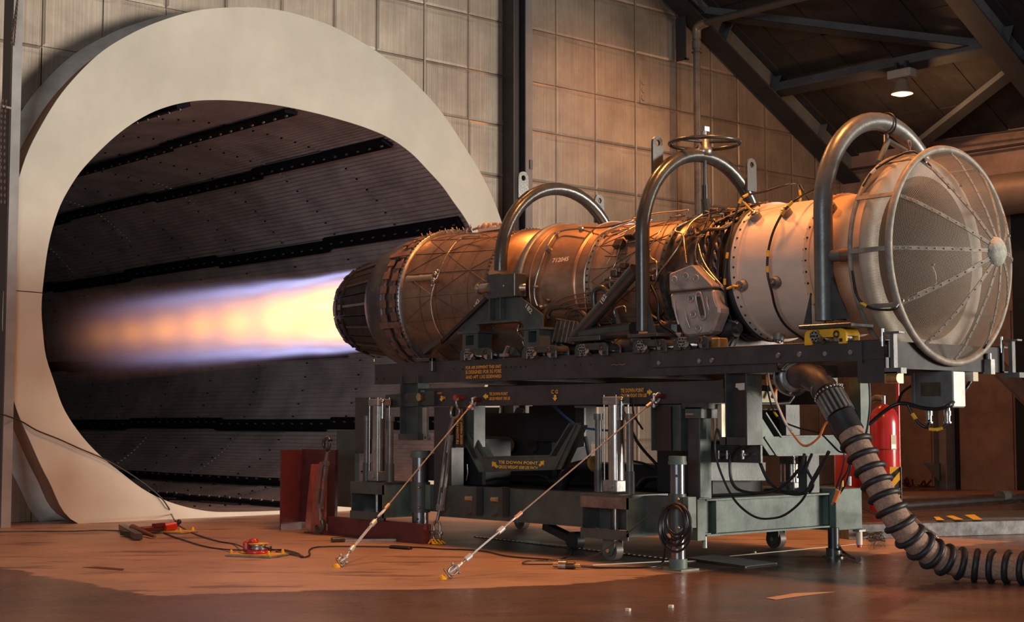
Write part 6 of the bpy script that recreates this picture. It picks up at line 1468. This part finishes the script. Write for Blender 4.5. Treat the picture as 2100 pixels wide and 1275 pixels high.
# junction box hung under the rail end
bx0=at(1868,797,Y=-.08).x; bz0=at(1910,836,Y=-.08).z; bx1=at(1953,797,Y=-.08).x
t=T('junction_box','grey electrical junction box hung under the intake end of the rail frame','electrical box',((bx0+bx1)/2,0,bz0))
by=-.08; ydeep=at(1978,797,X=bx1).y
MB().box(bx0,bx1,by,ydeep,bz0,1.33).build('box_body',pbox,t,bevel=.004)
MB().box(bx1,bx1+.004,by+.01,ydeep,bz0+.01,1.325).build('lit_side_sheet',mat('lit_box_side',(.40,.39,.36),.35,.5,.25,12),t)  # thin sheet whose brighter colour carries the light on the box's side
a,b_,z0,z1=rectY(1888,1928,784,812,by-.004); MB().box(a,b_,by-.004,by,z0,z1).build('door_label',comp_m,t); a,b_,z0,z1=rectY(1874,1877,764,832,by-.012); MB().box(a,b_,by-.012,by,z0,z1).build('hinge_strip',zinc,t)
for x in(1893,1937): p=at(x,830,Y=by-.005); MB().box(p.x-.012,p.x+.012,by-.006,by,p.z-.006,p.z+.006).build('latch',steel,t)
for x in (1905,1943):
    p=at(x,838,Y=by+.05); b=MB().cyl((p.x,by+.05,bz0),(p.x,by+.05,bz0-.10),.018,n=14); b.cyl((p.x,by+.05,bz0-.02),(p.x,by+.05,bz0-.05),.024,n=14); b.cyl((p.x,by+.05,bz0-.09),(p.x,by+.05,bz0-.10),.026,n=14); b.build('cable_gland',steel,t)
p=at(1990,772,X=xr); MB().box(xr-.02,xr+.04,p.y-.03,p.y+.03,1.27,1.33).build('hook_plate',paper,t)
cable('thick black cable bundle looping under the grey junction box',[at(1782,870,Y=-.3),at(1815,842,Y=-.2),at(1840,828,Y=-.15),at(1862,828,Y=-.13),at(1890,836,Y=-.12),at(1925,838,Y=-.12),at(1950,828,Y=-.12),at(1975,805,X=1.3),at(1990,782,X=1.3),at(1996,770,X=1.3)],.013,black,name='cable_bundle')
hose('cable_loop','black cable with yellow bands hanging below the junction box glands',[at(1862,830,Y=-.14),at(1872,850,Y=-.13),at(1885,868,Y=-.12),at(1900,876,Y=-.10),at(1905,868,Y=-.05),at(1906,855,Y=-.03)],.010,black,cat='cable',sleeves=(.28,))
hose('cable_loop','short black cable with wide yellow band between the two glands',[at(1898,875,Y=-.10),at(1912,880,Y=-.09),at(1930,878,Y=-.06),at(1943,868,Y=-.04),at(1944,855,Y=-.03)],.009,black,cat='cable',sleeves=(.3,.4,.5))
cable('black cable from the box side down to the trailer end post',[at(1870,790,Y=-.05),at(1850,805,Y=-.1),at(1842,825,Y=-.15)],.009,black)
# loose hoses round the trailer end
def yc(pts,Y): return [at(x,y,Y=(Y if not isinstance(Y,(list,tuple)) else Y[i])) for i,(x,y) in enumerate(pts)]
cable('big black hose drooping low across the green end beam',yc([(1514,905),(1545,920),(1570,975),(1590,1000),(1620,1012),(1650,1010),(1668,985),(1688,950),(1700,925)],-.35),.012,name='hose',cat='hose')
cable('thin black hose hanging lowest in front of the green end beam',yc([(1478,900),(1470,880),(1466,920),(1475,960),(1497,1010),(1520,1040),(1550,1060),(1578,1063),(1610,1055),(1645,1025),(1665,985),(1690,940)],-.62),.008,name='hose',cat='hose')
cable('black hose forming a wide U under the right black post',yc([(1520,912),(1500,930),(1497,960),(1502,990),(1520,1006),(1560,1010),(1600,1000),(1640,960),(1650,930)],-.5),.011,name='hose',cat='hose')
cable('short black hose from the truss down into the base frame',yc([(1665,930),(1655,960),(1668,990),(1660,1010)],-.3),.010,name='hose',cat='hose')
hose('marker_lead','white and orange lead drooping across the end truss',yc([(1575,766),(1580,790),(1595,830),(1612,868),(1630,895),(1645,912),(1660,912),(1680,895),(1692,870),(1708,856)],[-.35]*10),.008,orange,cat='cable')
cable('white upper length of the drooping lead in front of the end truss',yc([(1574,764),(1579,790),(1594,830),(1611,868),(1625,885)],-.37),.007,mat('white_lead_b',(.7,.66,.6),.5))
hose('marker_lead','thin black lead with yellow sleeves beside the white one',yc([(1571,766),(1573,790),(1582,830),(1600,860),(1640,878),(1680,888),(1700,905),(1720,925)],-.33),.006,black,cat='cable',sleeves=(.06,.12,.40))
cable('blue-tipped black cable hanging from the rail beside the end post',yc([(1778,748),(1782,780),(1784,830),(1778,880),(1770,900)],-.55),.007,black)
p=at(1778,748,Y=-.55); tag(MB().cyl(p,p+Vector((.005,0,-.09)),.009,n=10).build('blue_tip',blue),'blue plug at the top of the cable by the end post','plug')
t=T('air_line','bundle of thin black air lines hanging beside the big hose','cable bundle',at(1735,900,Y=-.5))
for k,pts in enumerate([[(1700,905),(1720,925),(1738,930),(1745,950),(1735,990),(1722,1012)],[(1708,880),(1730,925),(1728,960),(1715,1000)],[(1690,770),(1700,820),(1705,880),(1740,925)],[(1745,935),(1738,965),(1726,985),(1722,1005)],[(1715,870),(1730,895),(1750,915),(1765,940)]]):
    MB().tube(yc(pts,-.45-.02*k),.006,6,smooth=5).build('line',black,t)
A=at(1720,1005,Y=-.5);Bq=at(1711,1028,Y=-.5); MB().cyl(A,Bq,.016,n=12).build('orange_connector',orange,t); MB().cyl(Bq,Bq+(Bq-A)*.3,.014,n=12).build('steel_tip',chrome,t); p=at(1727,985,Y=-.5); MB().cyl(p,p-Vector((0,0,.04)),.009,n=8).build('yellow_sleeve',yellow,t)
# floor level lines at right end
cable('black hose with a round silver end by the short jack foot',[at(1720,1118,Z=.12),fl(1728,1130,.04),fl(1742,1140,.02),fl(1757,1146,.02)],.011,name='hose',cat='hose'); p=fl(1760,1146,.022); tag(MB().cyl(p-RT*.0-FF*.012,p+FF*.015,.020,n=16).build('hose_end',chrome),'round silver hose end on the floor by the short jack foot','fitting')
t=T('wire_tangle','tangle of thin wires on the floor behind the big hose','wires',fl(1790,1100,0)); R=random.Random(21)
for k in range(9):
    P=[fl(R.uniform(1775,1815),R.uniform(1085,1110),R.uniform(.01,.08)) for _ in range(5)]; MB().tube(P,.004,5,smooth=5).build('wire',R.choice((black,black,brass,hoop_m)),t)
cable('bundle of black hoses on the floor from the trailer end to the kerb',[fl(1770,1040,.1),fl(1790,1050,.08),fl(1815,1068,.05),fl(1830,1085,.02)],.016,name='hose',cat='hose')
# black hoses behind the trailer centre (seen through the frame)
for k,(pts,Y,r,lb) in enumerate([([(1135,832),(1160,855),(1190,875),(1240,882),(1262,882)],-.1,.010,'dark blue hose sagging from the side beam toward the right cylinder'),
 ([(1275,835),(1290,870),(1310,910),(1345,950),(1380,985)],0.,.012,'black hose slanting down right behind the right cylinder'),
 ([(1290,944),(1320,950),(1350,965),(1375,985)],.1,.010,'black hose fanning low behind the right guide rod'),
 ([(1298,820),(1300,850),(1318,880)],.0,.008,'thin black hose behind the right end of the wire tie-down'),
 ([(1200,895),(1207,930),(1215,965)],.1,.016,'short black strut-like hose left of the right cylinder'),
 ([(1150,1000),(1160,975),(1180,960),(1215,952)],-.3,.055,'fat black corrugated hose inside the trailer base'),
 ([(1310,1000),(1325,982),(1350,978),(1400,985)],-.2,.03,'thick black hose on the base deck behind the front jack'),
 ([(1020,985),(1060,975),(1110,975),(1130,990)],-.2,.012,'brown-black hose lying below the tray truss')]):
    cable(lb,yc(pts,Y),r,(blue if 'blue' in lb else black),name='hose',cat='hose')
p=at(1216,952,Y=-.3); tag(MB().cyl(p,p+Vector((.03,0,.01)),.062,n=20).build('yellow_band',amber),'dirty yellow band at the end of the fat black hose','band')
t=T('pump_block','dark pump block behind the upright turnbuckle inside the trailer','pump',at(955,1000,Y=-.35))
a,b_,z0,z1=rectY(921,992,895,1003,-.42); MB().box(a,b_,-.42,-.1,.46,z1).build('block',dark,t,bevel=.02)
for x_,y_ in ((934,930),(962,926),(955,950)): p=at(x_,y_,Y=-.42); MB().cyl(p,p-Vector((0,.05,0)),.022,n=14).build('port_fitting',comp_m,t)
for x_ in (936,948,958): MB().tube([at(x_,952,Y=-.5),at(x_+1,970,Y=-.5),at(x_-2,985,Y=-.5)],.004,6).build('bright_line',steel,t)
t=T('reservoir_tank','black reservoir tank inside the left half of the trailer','tank',(-3.0,.4,.46))
MB().box(-3.65,-2.55,.15,.62,.46,1.08).build('tank_shell',dark,t,bevel=.03); MB().box(-2.50,-1.0,.2,.6,.46,.66).build('lower_block',dark,t,bevel=.02)
for k in range(3): MB().cyl((-3.4+.3*k,.13,.8),(-3.4+.3*k,.15,.8),.06,n=16).build('port_cover',comp_m,t)
# dark machinery mass inside the trailer
t=T('hydraulic_pump','dark hydraulic pump unit inside the trailer behind the end truss','pump',(-.6,.1,.46))
MB().box(-1.0,-.45,-.25,.35,.46,.86).build('tank',dark,t,bevel=.02); MB().cyl((-.42,.15,.95),(-.1,.15,.95),.14,n=28).build('motor',dark,t); MB().cyl((-.12,.15,.95),(-.08,.15,.95),.1,n=20).build('motor_cap',comp_m,t)
for k in range(4): MB().cyl((-.42+.07*k,.15,.95),(-.40+.07*k,.15,.95),.15,n=28).build('fin',dark,t)
t=T('battery_tray','pale yellow box on a steel tray behind the right black post','box',at(1575,820,X=-.1)); a=at(1553,810,X=-.1);b2=at(1594,810,X=-.1); MB().box(-.4,-.1,a.y,b2.y,at(1575,826,X=-.1).z,at(1575,802,X=-.1).z).build('box_body',mat('pale_yellow_box',(.42,.38,.20),.5),t)
MB().tube([at(x,y,X=-.08) for x,y in ((1553,828),(1590,828),(1618,826),(1626,815),(1633,798))],.012,10).build('tray_rod',hoop_m,t)
A,Bq=at(1584,815,X=-.05),at(1592,796,X=-.05); MB().cyl(A,Bq,.014,n=10).build('orange_fuse',orange,t)
t=T('valve_panel','dark valve panel with brass taps below the right black post','panel',at(1500,930,Y=-.5)); a,b_,z0,z1=rectY(1456,1560,912,948,-.45); MB().box(a,b_,-.45,-.43,z0,z1).build('panel_plate',hoop_m,t)
for x in (1483,1500,1532): p=at(x,932,Y=-.47); MB().cyl(p,p-Vector((0,.05,0)),.015,n=10).build('tap',steel,t); MB().cyl(p-Vector((0,.045,.03)),p-Vector((0,.045,-.03)),.010,n=8).build('tap_handle',steel,t)
# ladder-like brace under frame (dark slanted leg)
t=T('drawbar','dark folded drawbar leaning below the trailer between the casters','drawbar',fl(1170,1105,0))
A=at(1120,1078,Y=-.1);Bq=fl(1180,1108,.06); MB().bar(A,Bq,.07,.06).build('arm',rail_m,t); MB().cyl(Bq+Vector((0,-.04,0)),Bq+Vector((0,.04,0)),.07,n=20).build('end_roller',rubber,t)
